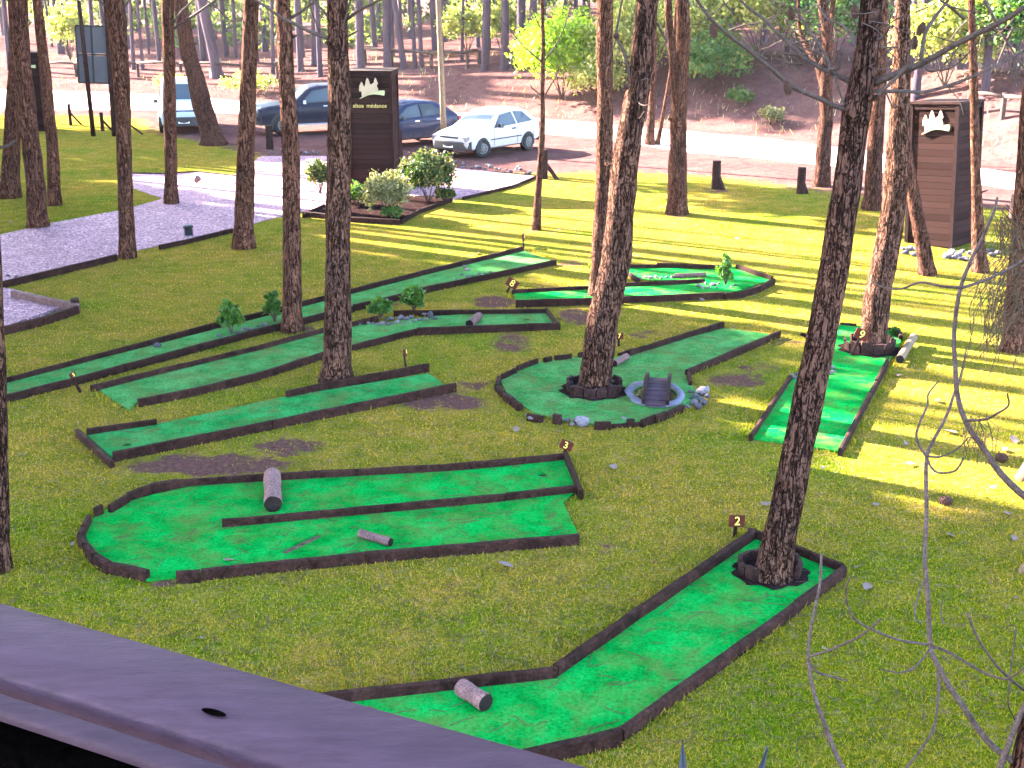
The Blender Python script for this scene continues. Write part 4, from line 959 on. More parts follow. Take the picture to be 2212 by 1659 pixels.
def box_sign(label, c, w, h, rz, words=True, d=None, lean=0):
    d = d or w; t = thing('box_sign', c, label, 'sign', 'tall wooden box signs'); o0 = Vector(c)
    mb = MB(); mb.box(o0 + Vector((0, 0, h / 2 - .03)), (w - .06, d - .06, h - .06)); mb.build('panel', M['plank'], t)
    for sx in (-1, 1):
        for sy in (-1, 1):
            mb = MB(); mb.box(o0 + Vector((sx * (w / 2 - .035), sy * (d / 2 - .035), h / 2)), (.08, .08, h)); mb.build('corner_trim', M['trim'], t)
    mb = MB(); mb.box(o0 + Vector((0, 0, h + .022)), (w + .05, d + .05, .045)); mb.build('cap', M['post'], t)
    for sx, sy, lx, ly in ((0, -1, w - .16, .03), (0, 1, w - .16, .03), (-1, 0, .03, d - .16), (1, 0, .03, d - .16)):
        mb = MB(); mb.box(o0 + Vector((sx * (w / 2 - .021), sy * (d / 2 - .021), h - .06)), (lx, ly, .10)); mb.build('top_trim', M['trim'], t)
    flat_shape('tree_logo', TREESHAPE, t, w, h, -d / 2 + .028, M['logo'], .03); flat_shape('dune_logo', SWOOSH, t, w, h, -d / 2 + .026, M['logo2'], .045)
    if words:
        for wd, xx in (('altos', 258), ('médanos', 645)): text_mesh('lettering', wd, .125 * w, .008, M['letter'], t, ((xx - 505) / 950 * w, -d / 2 + .02, h - (845 - 160) / 950 * w), (R(90), 0, 0), 1.0)
    t.rotation_euler = (0, lean, rz); return t
b = gp(808, 408); b.y += .55
box_sign('tall brown box sign with cream pine logo and gold lettering in the planter bed', b, 95 / ppm(gp(808, 404)), at(808, 156, b.y - .55).z, R(-3))
b = gp(2038, 528); b.y += .2
box_sign('tall brown box sign turned cornerwise with stones round its foot', b, 1.08, at(2038, 222, b.y).z, R(-46), False, lean=R(-3.5))
b = gp(64, 284); b.y += .5
box_sign('distant bluish brown box sign half hidden among the bowed pines', b, 1.05, at(64, 116, b.y - .5).z, R(14), False)

def number_sign(label, px, size_px, digit, rz=0, tilt=0, h=.26):
    c = ga(*px); k = ppm(c); w = size_px / k; t = thing('number_sign', c, label, 'sign', 'lane number signs'); o0 = Vector(c)
    mb = MB(); mb.box(o0 + Vector((0, .014, h * .42)), (.035, .022, h * .95)); mb.build('stake', M['post'], t)
    mb = MB(); mb.box(o0 + Vector((0, -.012, h)), (w, .03, w * .74)); mb.build('plate', M['signplate'], t)
    if digit: text_mesh('digit', digit, w * .78, .003, M['digit'], t, (0, -.031, h), (R(90), 0, 0))
    t.rotation_euler = (R(-8), tilt, rz)
number_sign('red brown plate with a yellow 3 by the U shaped lane', (1216, 988), 27, '3', R(-25), R(14), .16)
number_sign('red brown plate with a yellow 2 by the lane nearest the railing', (1588, 1160), 34, '2', R(8), R(4), .17)
number_sign('tilted brown plate with a yellow 8 beside the folded lane', (1094, 632), 26, '8', R(-6), R(32), .20)
number_sign('sunlit plate with a yellow 9 leaning by the ringed pine', (1838, 770), 30, '9', R(-8), R(22), .36)
number_sign('thin number plate seen edge on behind the straight lane', (879, 792), 20, '4', R(84), 0, .22)
number_sign('small number plate seen edge on at the far end of the longest lane', (1133, 534), 20, '6', R(80), 0, .22)
number_sign('small brown number plate half hidden behind the leaning pine', (1337, 748), 18, '7', R(10), 0, .16)
number_sign('slanting stake with a small dark plate where the two long lanes start', (176, 848), 14, '5', R(70), R(-20), .30)

# ------------------------------------------------------------------ posts, light fittings, pole, billboard
def stump(label, px, wpx, hpx, brace=None, m='post', top=True):
    c = ga(*px); k = ppm(c); w, h = wpx / k, hpx / k * 1.04; t = thing('wooden_post', c, label, 'post', 'short posts along the lawn edge'); o0 = Vector(c)
    mb = MB(); mb.tube([o0 + Vector((0, 0, z)) for z in (-.05, h * .3, h * .7, h)], [w / 2 * 1.05, w / 2, w / 2, w / 2 * .95], 14, jit=.06); mb.build('post', M[m], t, smooth=40)
    if brace:
        e = ga(*brace); mb = MB(); mb.bar(o0 + Vector((0, 0, h * .62)), Vector((e.x, e.y, -.03)), w * .45, w * .45); mb.build('brace', M[m], t)
stump('short post with a slanting brace nearest the billboard poles', (153, 271), 7, 44, (177, 269))
stump('braced short post between the two billboard poles', (222, 283), 8, 38, (243, 281))
stump('braced short post partly hidden behind the straight drive pine', (280, 291), 8, 36, (310, 290))
stump('pale short post before the dark off road car', (583, 322), 16, 48)
stump('braced post half hidden behind the thin young pine', (1174, 386), 18, 60, (1204, 386))
stump('pale post half hidden behind the tall lettered sign', (863, 346), 14, 62)
stump('thick dark stump post by the forked pine', (1546, 408), 19, 58, (1562, 410))
stump('dark square stump post by the crooked pine', (1729, 418), 18, 54, (1743, 418))
stump('grey post near the dead hanging needles', (2190, 474), 22, 52, (2206, 480), 'log')
c = ga(456, 170); mb = MB(); mb.box(c + Vector((0, 0, .2)), (.14, .05, .5)); tag(mb.build('marker_post', M['white'], loc=c), 'white marker post at the foot of the bent forest pine', 'post')
c = gp(408, 510); k = ppm(c); r = 10.5 / k; t = thing('bollard_light', c, 'low black round bollard light on the gravel drive', 'light')
mb = MB(); mb.tube([c + Vector((0, 0, z)) for z in (0, .19)], [r * .86, r * .86], 20); mb.build('body', M['metal_dark'], t, smooth=40)
mb = MB(); mb.tube([c + Vector((0, 0, z)) for z in (.19, .2, .235, .25)], [r * 1.02, r * 1.05, r * 1.0, r * .6], 20); mb.build('cap', M['metal_dark'], t, smooth=50)
mb = MB(); mb.tube([c + Vector((0, 0, z)) for z in (0.0, .03)], [r * 1.1, r * 1.05], 20); mb.build('base', M['concrete'], t, smooth=40)
c = gp(426, 400); t = thing('spot_light', c, 'small terracotta coloured spot light on the sunlit forecourt', 'light')
mb = MB(); mb.tube([c + Vector((0, 0, .0)), c + Vector((0, 0, .08))], [.02, .02], 8); mb.build('stem', M['metal_dark'], t)
mb = MB(); mb.tube([c + Vector((-.04, 0, .10)), c + Vector((.0, -.01, .15)), c + Vector((.05, -.03, .22))], [.06, .085, .09], 14); mb.build('head', M['log'], t, smooth=50)
c = ga(960, 326); t = thing('utility_pole', c, 'tall pale wooden pole rising between the blue and the white car', 'pole')
mb = MB(); mb.tube([at(960, 326, c.y), at(957, 240, c.y), at(952, 120, c.y), at(947, 0, c.y), at(942, -120, c.y) + Vector((0, 0, .4))], [.105, .095, .09, .08, .075], 14, jit=.04); mb.build('pole', M['palewood'], t, smooth=180)
bY = gp(200, 294).y; t = thing('billboard', (gp(200, 294).x, bY, 0), 'back of a grey panelled billboard on two timber poles', 'billboard')
for a, e in (((202, 295), (170, 2)), ((247, 299), (226, -10))):
    mb = MB(); p, q = at(*a, bY), at(*e, bY); mb.tube([p, p.lerp(q, .5), q], [.085, .08, .07], 12, jit=.05); mb.build('pole', M['post'], t, smooth=180)
def lerp2(u, v):
    P00, P10, P01, P11 = at(171, 178, bY + .12), at(236, 180, bY + .12), at(163, 55, bY + .12), at(230, 57, bY + .12)
    return P00.lerp(P10, u).lerp(P01.lerp(P11, u), v)
for i, (u0, u1) in enumerate(((0.01, .48), (.52, .99))):
    for j, (v0, v1) in enumerate(((.01, .48), (.52, .99))):
        mb = MB(); q = [lerp2(u0, v0), lerp2(u1, v0), lerp2(u1, v1), lerp2(u0, v1)]; mb.face(q); mb.face([p + Vector((0, .03, 0)) for p in reversed(q)]); mb.build('panel', M['panel'], t)
for a, e in (((0, 0), (1, 0)), ((0, .5), (1, .5)), ((0, 1), (1, 1)), ((0, 0), (0, 1)), ((.5, 0), (.5, 1)), ((1, 0), (1, 1))):
    mb = MB(); mb.bar(lerp2(*a), lerp2(*e), .06, .06); mb.build('frame_bar', M['trimblack'], t)

# ------------------------------------------------------------------ cars
def car(label, st, wheels, wr, ww, side_w, wind, rear, paint, front, bumper, dark_trim=True, Hd=(1, 0), pf=None, side=-1, steer=0, steps=False, strip=True, handles=(), mirror=None, lamp=None):
    st = np.array(st); L = st[-1, 0]; xs = np.unique(np.concatenate([st[:, 0], np.linspace(0, L, 46)]))
    f = lambda x, k: float(np.interp(x, st[:, 0], st[:, k]))
    t = thing('parked_car', (0, 0, 0), label, 'car', 'cars parked beside the road'); ox = L / 2
    def section(x):
        zb, zs, zt, wl, wt = (f(x, k) for k in range(1, 6)); g = zt - zs
        P = [(0, zb), (wl * .82, zb), (wl * .955, zb + .06), (wl * .995, zb + .42 * (zs - zb)), (wl, zb + .62 * (zs - zb)), (wl * .985, zs - .05), (wl * .955, zs)]
        P += [(wt + (wl * .955 - wt) * .12, zs + g * .88), (wt - .03, zs + g * .97), (wt * .7, zt), (0, zt + .018)]
        return P
    mb = MB(); rows = []
    for x in xs:
        P = section(x); full = [(y, z) for y, z in P] + [(-y, z) for y, z in reversed(P[1:-1])]
        rows.append(len(mb.v)); mb.v += [(x - ox, y, z) for y, z in full]; n = len(full)
    for a, b_ in zip(rows, rows[1:]):
        for j in range(n):
            j2 = (j + 1) % n; mb.f.append((a + j2, a + j, b_ + j, b_ + j2)); mb.m.append(0)
    mb.f.append(tuple(rows[0] + j for j in range(n))); mb.m.append(0); mb.f.append(tuple(rows[-1] + j for j in reversed(range(n)))); mb.m.append(0)
    mb.build('body', M[paint], t, smooth=38)
    def sp(x, v, s, off=.008):
        P = section(x); a, b_ = P[6], P[7]; y = a[0] + (b_[0] - a[0]) * v / .88 * 1.0; z = a[1] + (b_[1] - a[1]) * v / .88
        return Vector((x - ox, s * (y + off), z + off * .25))
    for s in (-1, 1):
        for w in side_w:
            rim = MB(); cx = sum(p[0] for p in w) / len(w); cv = sum(p[1] for p in w) / len(w)
            big = [(cx + (x - cx) * 1.09, cv + (v - cv) * 1.13) for x, v in w]
            q = [sp(x, v, s, .006) for x, v in big]; rim.face(q if s < 0 else q[::-1]); fr = rim.build('window_frame', M['trimblack'], t)
            g = MB(); q = [sp(x, v, s, .012) for x, v in w]; g.face(q if s < 0 else q[::-1]); g.build('side_window', M['glass'], fr)
    def tp(x, u, off=.010):
        zt, wt = f(x, 3), f(x, 5); return Vector((x - ox - off * .6 * (1 if x < L / 2 else -1), u * (wt - .02), zt + .018 * (1 - abs(u)) + off))
    for nm, (xa, xb) in (('windscreen', wind), ('rear_window', rear)):
        if xb is None: continue
        mb = MB(); m_ = 5
        for i in range(m_):
            for j in range(4):
                xx = [xa + (xb - xa) * (i + a) / m_ for a in (0, 1)]; uu = [-.92 + 1.84 * (j + a) / 4 for a in (0, 1)]
                mb.face([tp(xx[0], uu[0]), tp(xx[0], uu[1]), tp(xx[1], uu[1]), tp(xx[1], uu[0])][::-1])
        mb.build(nm, M['glass'], t, smooth=180)
    # wheels and arches
    for x in wheels:
        for s in (-1, 1):
            w = f(x, 4); mb = MB(); mb.tube([(x - ox, s * (w * .90), wr), (x - ox, s * (w + .006), wr)], [wr * 1.20] * 2, 26); 
            for q in range(len(mb.v)):
                vx, vy, vz = mb.v[q]; mb.v[q] = (vx, vy, max(vz, wr * .62))
            mb.build('wheel_arch', M['trimblack'], t)
            tb = MB(); yy = [-.5, -.46, -.38, .38, .46, .5]; rr = [.84, .95, 1, 1, .95, .84]
            tb.tube([(0, ww * a, 0) for a in yy], [wr * r for r in rr], 28); o = tb.build('wheel', M['tyre'], None, smooth=50); o.parent = t
            o.location = (x - ox, s * (w - ww / 2 + .035), wr); o.rotation_euler = (0, 0, steer if x == wheels[0] else 0)
            rb = MB(); rb.tube([(0, s * ww * .5 + s * a, 0) for a in (-.05, .0, .006)], [wr * .60, wr * .60, wr * .52], 24)
            rb.tube([(0, s * (ww * .5 + .004), 0), (0, s * (ww * .5 + .022), 0)], [wr * .2, wr * .16], 14); rb.build('rim', M['rim'], None, smooth=40).parent = o
            hb = MB()
            for k in range(7):
                a = 6.283 * k / 7; hb.tube([(wr * .38 * math.cos(a), s * (ww * .5 + .004), wr * .38 * math.sin(a)), (wr * .38 * math.cos(a), s * (ww * .5 + .009), wr * .38 * math.sin(a))], [wr * .075] * 2, 8)
            hb.build('rim_hole', M['trimblack'], None).parent = o
    z0, z1, bw = bumper; mb = MB()
    for i in range(12):
        pass
    nb_ = 14
    for k, (zz, pr) in enumerate(((z0, -.02), (z0 + .03, .03), (z1 - .03, .045), (z1, .0))):
        for i in range(nb_ + 1):
            u = -1 + 2 * i / nb_; y = bw * u; mb.v.append((-ox - pr - .03 + .17 * abs(u) ** 5 + .05 * u * u, y, zz))
    for k in range(3):
        for i in range(nb_):
            a = k * (nb_ + 1) + i; mb.f.append((a, a + nb_ + 1, a + nb_ + 2, a + 1)); mb.m.append(0)
    mb.build('bumper', M[front], t, smooth=40)
    mb = MB(); mb.box((-ox - .055, 0, (z0 + z1) / 2), (.02, .40, .11)); mb.build('number_plate', M['white'], t)
    mb = MB(); mb.box((L - ox + .02, 0, (z0 + z1) / 2), (.12, bw * 1.8, z1 - z0)); mb.build('rear_bumper', M[front], t)
    for s in (-1, 1):
        x0, y0, zc_, dw, dh = lamp; mb = MB(); mb.box((x0 - ox, s * y0, zc_), (.16, dw, dh), s * .22, 0, -.2); mb.build('headlight', M['lampglass'], t)
        mb = MB(); mb.box((L - ox - .05, s * (f(L - .1, 4) - .06), f(L - .1, 2) - .12), (.10, .14, .26)); mb.build('tail_light', M['tail'], t)
        mx = mirror; w = f(mx, 4); mb = MB(); mb.box((mx - ox, s * (w + .09), f(mx, 2) + .07), (.10, .17, .12), s * .2, taper=.85); mb.build('mirror', M['trimblack'] if paint != 'greypaint' else M['chrome'], t)
        for hx in handles:
            mb = MB(); mb.box((hx - ox, s * (f(hx, 4) * .995 + .008), f(hx, 2) - .10), (.18, .03, .045)); mb.build('door_handle', M['trimblack'] if paint == 'whitepaint' else M['chrome'], t)
        if strip:
            mb = MB(); xa, xb = wheels[0] + wr * 1.35, wheels[1] - wr * 1.3; zz = f(2, 1) + .46 * (f(2, 2) - f(2, 1)); mb.box(((xa + xb) / 2 - ox, s * (f(2, 4) * .998 + .004), zz), (xb - xa, .02, .035)); mb.build('side_strip', M['greyplastic'], t)
        if steps:
            xa, xb = wheels[0] + wr * 1.4, wheels[1] - wr * 1.4; mb = MB(); mb.bar((xa - ox, s * (f(2, 4) + .02), .38), (xb - ox, s * (f(2, 4) + .02), .38), .10, .05); mb.build('running_board', M['chrome'], t)
    mb = MB(); mb.box((lamp[0] - ox - .06, 0, lamp[2]), (.06, lamp[1] * 2 - lamp[3] - .1, lamp[4] * .8), 0, 0, -.2); mb.build('grille', M['trimblack'], t)
    for hx in [w[0][0] - .08 for w in side_w[:1]] + [w[-1][0] + .06 for w in side_w]:
        for s in (-1, 1):
            mb = MB(); mb.bar((hx - ox, s * (f(hx, 4) * .998 + .0035), f(hx, 1) + .1), (hx - ox, s * (f(hx, 4) * .99 + .003), f(hx, 2) - .06), .008, .008); mb.build('door_seam', M['trimblack'], t)
    xv = Vector((-Hd[0], -Hd[1], 0)).normalized(); rz = math.atan2(xv.y, xv.x); yv = Vector((-xv.y, xv.x, 0)); w = f(wheels[0], 4)
    lx, ly = wheels[0] - ox, side * (w - .08)
    t.location = Vector((pf[0], pf[1], 0.012)) - xv * lx - yv * ly; t.rotation_euler = (0, 0, rz); return t
hatch = [(0, .40, .60, .63, .64, .56), (.05, .28, .66, .70, .72, .64), (.30, .24, .73, .765, .79, .68), (.95, .22, .83, .875, .815, .70), (1.06, .22, .85, .91, .82, .69), (1.76, .22, .885, 1.335, .82, .56), (2.05, .22, .89, 1.385, .82, .555), (2.6, .22, .90, 1.395, .82, .555),
         (3.05, .23, .91, 1.36, .815, .55), (3.32, .25, .92, 1.29, .81, .545), (3.70, .30, .925, .98, .79, .61), (3.79, .34, .84, .87, .77, .64), (3.85, .42, .70, .73, .72, .60)]
car('white three door hatchback nearest the pale pole', hatch, (.72, 3.08), .285, .19, [[(1.36, .10), (1.80, .74), (2.36, .78), (2.44, .09)], [(2.58, .09), (2.52, .78), (2.98, .74), (3.34, .14)]], (1.10, 1.72), (3.36, 3.68), 'whitepaint', 'greyplastic', (.26, .54, .80),
    Hd=(-.608, -.794), pf=gp(1040, 341), side=-1, steer=R(-24), handles=(2.30,), mirror=1.5, lamp=(.09, .57, .625, .30, .13))
blue = [(0, .40, .58, .62, .66, .56), (.08, .28, .68, .72, .76, .66), (.45, .24, .78, .82, .83, .70), (1.05, .22, .88, .93, .85, .71), (1.15, .22, .90, .96, .855, .70), (1.95, .22, .93, 1.40, .86, .58), (2.35, .22, .94, 1.46, .86, .57), (2.8, .22, .95, 1.46, .86, .56),
        (3.25, .23, .97, 1.40, .855, .55), (3.60, .26, .985, 1.27, .85, .56), (3.95, .30, .98, 1.02, .83, .62), (4.05, .36, .86, .9, .80, .66), (4.12, .42, .70, .73, .74, .60)]
car('dark blue five door hatchback half hidden by the tall lettered sign', blue, (.80, 3.30), .30, .20, [[(1.52, .10), (2.02, .72), (2.42, .80), (2.44, .09)], [(2.56, .09), (2.54, .80), (3.02, .76), (3.40, .16)]], (1.20, 1.90), (3.64, 3.92), 'bluepaint', 'bluepaint', (.26, .56, .84),
    Hd=(-.80, -.60), pf=(-4.44, 42.1), side=-1, handles=(2.28, 3.16), mirror=1.7, lamp=(.12, .60, .66, .30, .15), strip=False)
suv = [(0, .50, .84, .88, .72, .62), (.08, .40, .94, .98, .84, .74), (.45, .36, 1.02, 1.06, .89, .78), (1.20, .36, 1.08, 1.13, .90, .78), (1.32, .36, 1.09, 1.16, .90, .76), (1.98, .36, 1.11, 1.66, .90, .64), (2.35, .36, 1.11, 1.73, .90, .64), (3.2, .36, 1.11, 1.735, .90, .64),
       (4.0, .38, 1.11, 1.71, .90, .64), (4.35, .40, 1.11, 1.62, .89, .64), (4.58, .44, 1.10, 1.16, .87, .70), (4.66, .50, .92, .96, .82, .70)]
car('dark grey off road car with bright running boards beyond the forecourt', suv, (.92, 3.60), .37, .24, [[(1.66, .10), (2.08, .72), (2.66, .80), (2.70, .09)], [(2.84, .09), (2.84, .80), (3.46, .80), (3.50, .09)], [(3.62, .10), (3.62, .78), (4.15, .72), (4.25, .14)]], (1.38, 1.94), (4.38, 4.56), 'greypaint', 'greyplastic', (.38, .74, .86),
    Hd=(-.92, -.39), pf=(-8.30, 46.0), side=-1, steps=True, handles=(2.52, 3.36), mirror=1.72, lamp=(.14, .62, .90, .34, .20), strip=False)
van = [(0, .42, .66, .70, .68, .58), (.08, .30, .78, .82, .80, .70), (.40, .26, .90, .94, .84, .74), (.85, .26, 1.00, 1.06, .85, .74), (.95, .26, 1.01, 1.10, .85, .74), (1.65, .26, 1.04, 1.70, .85, .66), (2.0, .26, 1.05, 1.79, .85, .66), (3.6, .26, 1.06, 1.80, .85, .66), (3.95, .30, 1.06, 1.72, .84, .66), (4.08, .34, 1.0, 1.2, .83, .70), (4.12, .42, .8, .85, .80, .68)]
car('pale van facing the camera behind the slim forecourt pine', van, (.78, 3.40), .30, .20, [[(1.24, .10), (1.72, .72), (2.28, .80), (2.32, .09)], [(2.46, .09), (2.46, .80), (3.6, .80), (3.6, .10)]], (1.0, 1.60), (3.98, 4.07), 'vanpaint', 'greyplastic', (.28, .62, .84),
    Hd=(.27, -.96), pf=gp(352, 287), side=1, handles=(2.15,), mirror=1.3, lamp=(.16, .58, .76, .30, .22))

# ------------------------------------------------------------------ log fence on the bank
def fence(label, px, rails=1, ph=.75):
    P = [gt(x, y) for x, y in px]; t = thing('log_fence', P[0], label, 'fence', 'log fences on the bank')
    for p in P:
        mb = MB(); mb.tube([p + Vector((0, 0, z)) for z in (-.3, ph * .5, ph + .08)], [.085, .085, .08], 10, jit=.1); mb.build('post', M['twig'], t, smooth=50)
    for i, (a, b_) in enumerate(zip(P, P[1:])):
        for k in range(rails):
            o = Vector((0, -.06, ph * (1 - .45 * k) - .02)); mb = MB(); mb.tube([a + o, a.lerp(b_, .5) + o + Vector((0, 0, .03)), b_ + o + Vector((0, 0, -.03))], [.07, .065, .06], 9, jit=.15); mb.build('rail', M['twig'], t, smooth=180)
fence('log rail fence along the bank behind the white car', [(789, 138), (847, 143), (932, 150), (1010, 149), (1035, 142), (1110, 148), (1185, 146)])
fence('low log fence along the bank behind the pale van', [(100, 166), (165, 166), (235, 166), (299, 166), (392, 168), (522, 172), (600, 170)])
fence('log fence on the slope beyond the cornerwise sign', [(2090, 254), (2164, 262), (2240, 272), (2330, 286)])

# ------------------------------------------------------------------ wild bushes and the wood
def bush(label, px, w, h, m, n, leaf, seed, group='wild bushes on the bank'):
    shrub(label, px, w, h, m, n, leaf, group, 'bush', 7, -.35, seed, name='wild_bush', hollow=.3, base=gt(*px), dens=1.9)
bush('large bright yellow green bush on the bank beyond the white car', (1214, 218), 204, 176, 'bushlit', 9000, .17, 31)
bush('lower part of the bank thicket beside the bright bush', (1290, 232), 130, 110, 'bushwild', 2000, .15, 32)
bush('olive bush on the bank behind the pair of pines', (1345, 205), 170, 190, 'bushwild', 3400, .16, 33)
bush('dark green bush on the slope behind the forked pine', (1530, 205), 180, 130, 'leafdark', 2600, .16, 34)
bush('tall olive thicket on the slope top beyond the forked pine', (1480, 160), 240, 190, 'bushwild', 3600, .18, 35)
bush('pale green thicket on the slope top behind the crooked pine', (1640, 130), 260, 200, 'bushwild', 3600, .18, 36)
bush('shaded thicket on the slope behind the whorled branches', (1800, 140), 240, 190, 'leafdark', 3200, .18, 37)
bush('dense olive thicket behind the forked pine and the slope', (1420, 120), 260, 220, 'bushwild', 3800, .2, 47)
bush('deep green thicket between the crooked pine and the whorled branches', (1730, 120), 260, 220, 'bushwild', 3800, .2, 48)
bush('mixed thicket beyond the tall cornerwise sign', (2040, 190), 230, 200, 'bushwild', 3400, .18, 38)
bush('dark thicket at the edge of the wood past the slim corner pine', (2190, 180), 220, 230, 'leafdark', 3200, .2, 39)
bush('small green bush low on the slope past the dark one', (1600, 232), 60, 40, 'leafdark', 500, .13, 40)
bush('pale tuft at the foot of the slope', (1665, 274), 60, 40, 'leafpale', 500, .12, 41)
bush('green sapling among the forest trunks by the bowed pines', (152, 130), 110, 120, 'bushwild', 1500, .2, 42)
bush('pale undergrowth behind the fence near the pale pole', (1010, 118), 130, 110, 'bushwild', 1500, .2, 43)
bush('pale undergrowth at the fence behind the bright bush', (1085, 122), 110, 120, 'bushwild', 1500, .2, 44)
bush('dry low bush on the bank between the bent pine and the off road car', (545, 205), 120, 46, 'bushwild', 700, .14, 45)
bush('dry tuft on the bank behind the van', (370, 196), 90, 34, 'bushwild', 500, .13, 46)
TR_ME = []
for k in range(4):
    mb = MB(); rr = random.Random(k); a = rr.uniform(0, 6)
    pts = [Vector((math.sin(a + z * .35) * .16 * z / 4, math.cos(a * 2 + z * .3) * .14 * z / 4, z)) for z in np.linspace(-.4, 15, 26)]
    mb.tube(pts, lambda u: (1 + .35 * max(0, .05 - u) / .05) * (1 - .55 * u), 12, jit=.12, seed=k); o = mb.build('trunk', M['bark_haze'], None, smooth=180); TR_ME.append(o.data); bpy.data.objects.remove(o)
def forest_pine(b, r, label, group, lean=(0, 0), cs=1.0, h=1.0, name='forest_pine'):
    t = thing(name, b, label, 'tree', group); o = link('trunk', random.choice(TR_ME), t); o.scale = (r, r, h)
    # the trunk mesh is one metre in radius; bends scale with it
    t.rotation_euler = (lean[0], lean[1], random.uniform(0, 6.3) if lean == (0, 0) else 0)
    ch, sc = crown_plan(b[0], b[1], 13.2); hk = ch / 13.2; o.scale = (r, r, hk)
    crown(t, (0, 0, ch), cs * sc, random.uniform(.9, 1.3))
    return t
KN = [(133, 118, 16), (148, 122, 7), (289, 150, 9), (309, 150, 7), (322, 116, 5), (440, 132, 13), (492, 118, 6), (510, 126, 8), (573, 112, 14), (590, 160, 9), (650, 154, 15), (679, 142, 12), (692, 164, 12), (779, 150, 20), (837, 150, 18), (897, 148, 10), (911, 146, 10),
      (955, 135, 10), (998, 132, 7), (1048, 150, 19), (1091, 150, 18), (1126, 130, 20), (1151, 134, 18), (1978, 214, 18), (2128, 204, 18), (1700, 118, 12), (1580, 100, 12), (1650, 96, 10), (2070, 150, 14), (2190, 150, 16), (22, 150, 12), (60, 140, 10), (205, 138, 10), (232, 130, 9), (345, 132, 10), (370, 140, 12), (410, 120, 9)]
placed = []
for x, y, w in KN:
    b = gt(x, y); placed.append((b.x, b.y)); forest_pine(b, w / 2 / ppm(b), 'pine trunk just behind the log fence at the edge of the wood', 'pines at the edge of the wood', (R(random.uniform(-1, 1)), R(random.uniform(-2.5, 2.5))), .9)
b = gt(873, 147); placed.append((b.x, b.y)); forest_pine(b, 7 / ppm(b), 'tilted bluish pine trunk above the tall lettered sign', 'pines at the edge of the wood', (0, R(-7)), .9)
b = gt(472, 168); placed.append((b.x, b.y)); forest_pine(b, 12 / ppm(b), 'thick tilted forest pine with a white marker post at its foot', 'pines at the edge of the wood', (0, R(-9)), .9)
rf = random.Random(12); n = 0; tries = 0
while n < 215 and tries < 9000:
    tries += 1
    Yv = rf.uniform(52, 135); Xv = rf.uniform(-.46, .46) * Yv
    d = bank_d(Xv, Yv)
    if d < 7 or any((Xv - a) ** 2 + (Yv - c) ** 2 < (1.7 + (d < 25) * .5) ** 2 for a, c in placed): continue
    if .02 * Yv < Xv < .36 * Yv and d < 16 and rf.random() < .5: continue
    placed.append((Xv, Yv)); n += 1
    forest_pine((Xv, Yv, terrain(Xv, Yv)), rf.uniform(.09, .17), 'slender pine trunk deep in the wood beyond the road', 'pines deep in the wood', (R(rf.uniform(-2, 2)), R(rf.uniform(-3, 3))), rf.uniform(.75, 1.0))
# far foliage of the wood
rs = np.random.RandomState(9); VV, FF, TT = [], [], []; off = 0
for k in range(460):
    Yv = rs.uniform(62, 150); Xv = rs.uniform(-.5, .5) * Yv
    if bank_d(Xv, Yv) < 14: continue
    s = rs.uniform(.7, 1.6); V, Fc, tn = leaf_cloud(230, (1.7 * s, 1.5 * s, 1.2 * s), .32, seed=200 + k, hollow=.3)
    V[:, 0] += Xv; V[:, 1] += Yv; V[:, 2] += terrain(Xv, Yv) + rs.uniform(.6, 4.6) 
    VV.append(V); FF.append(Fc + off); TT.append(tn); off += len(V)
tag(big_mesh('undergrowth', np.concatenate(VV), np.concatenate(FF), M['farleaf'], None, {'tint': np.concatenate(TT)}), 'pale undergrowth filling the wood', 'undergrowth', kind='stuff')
# dry grass and litter on the bank
VV, TT = [], []
for i in range(16000):
    Yv = rs.uniform(38, 80); Xv = rs.uniform(-.46, .46) * Yv; d = bank_d(Xv, Yv)
    if d < .2 or d > 9 or noise.noise(Vector((Xv * .35, Yv * .35, 0))) + rs.normal() * .25 < (-.05 if d < 3 else .15): continue
    z = terrain(Xv, Yv); h = rs.uniform(.08, .30); a = rs.uniform(0, 6.28); w = .018
    VV += [(Xv - w * math.cos(a), Yv - w * math.sin(a), z - .02), (Xv + w * math.cos(a), Yv + w * math.sin(a), z - .02), (Xv + rs.normal() * .09, Yv + rs.normal() * .09, z + h)]; TT += [rs.rand()] * 3
VV = np.array(VV); M['drygrass'] = leaf_mat('dry_grass_blades', (.12, .10, .05), (.26, .22, .13), (.42, .36, .24), .3)
tag(big_mesh('dry_grass', VV, np.arange(len(VV)).reshape(-1, 3), M['drygrass'], None, {'tint': np.array(TT)}), 'dry grass scattered over the bank', 'grass', kind='stuff')

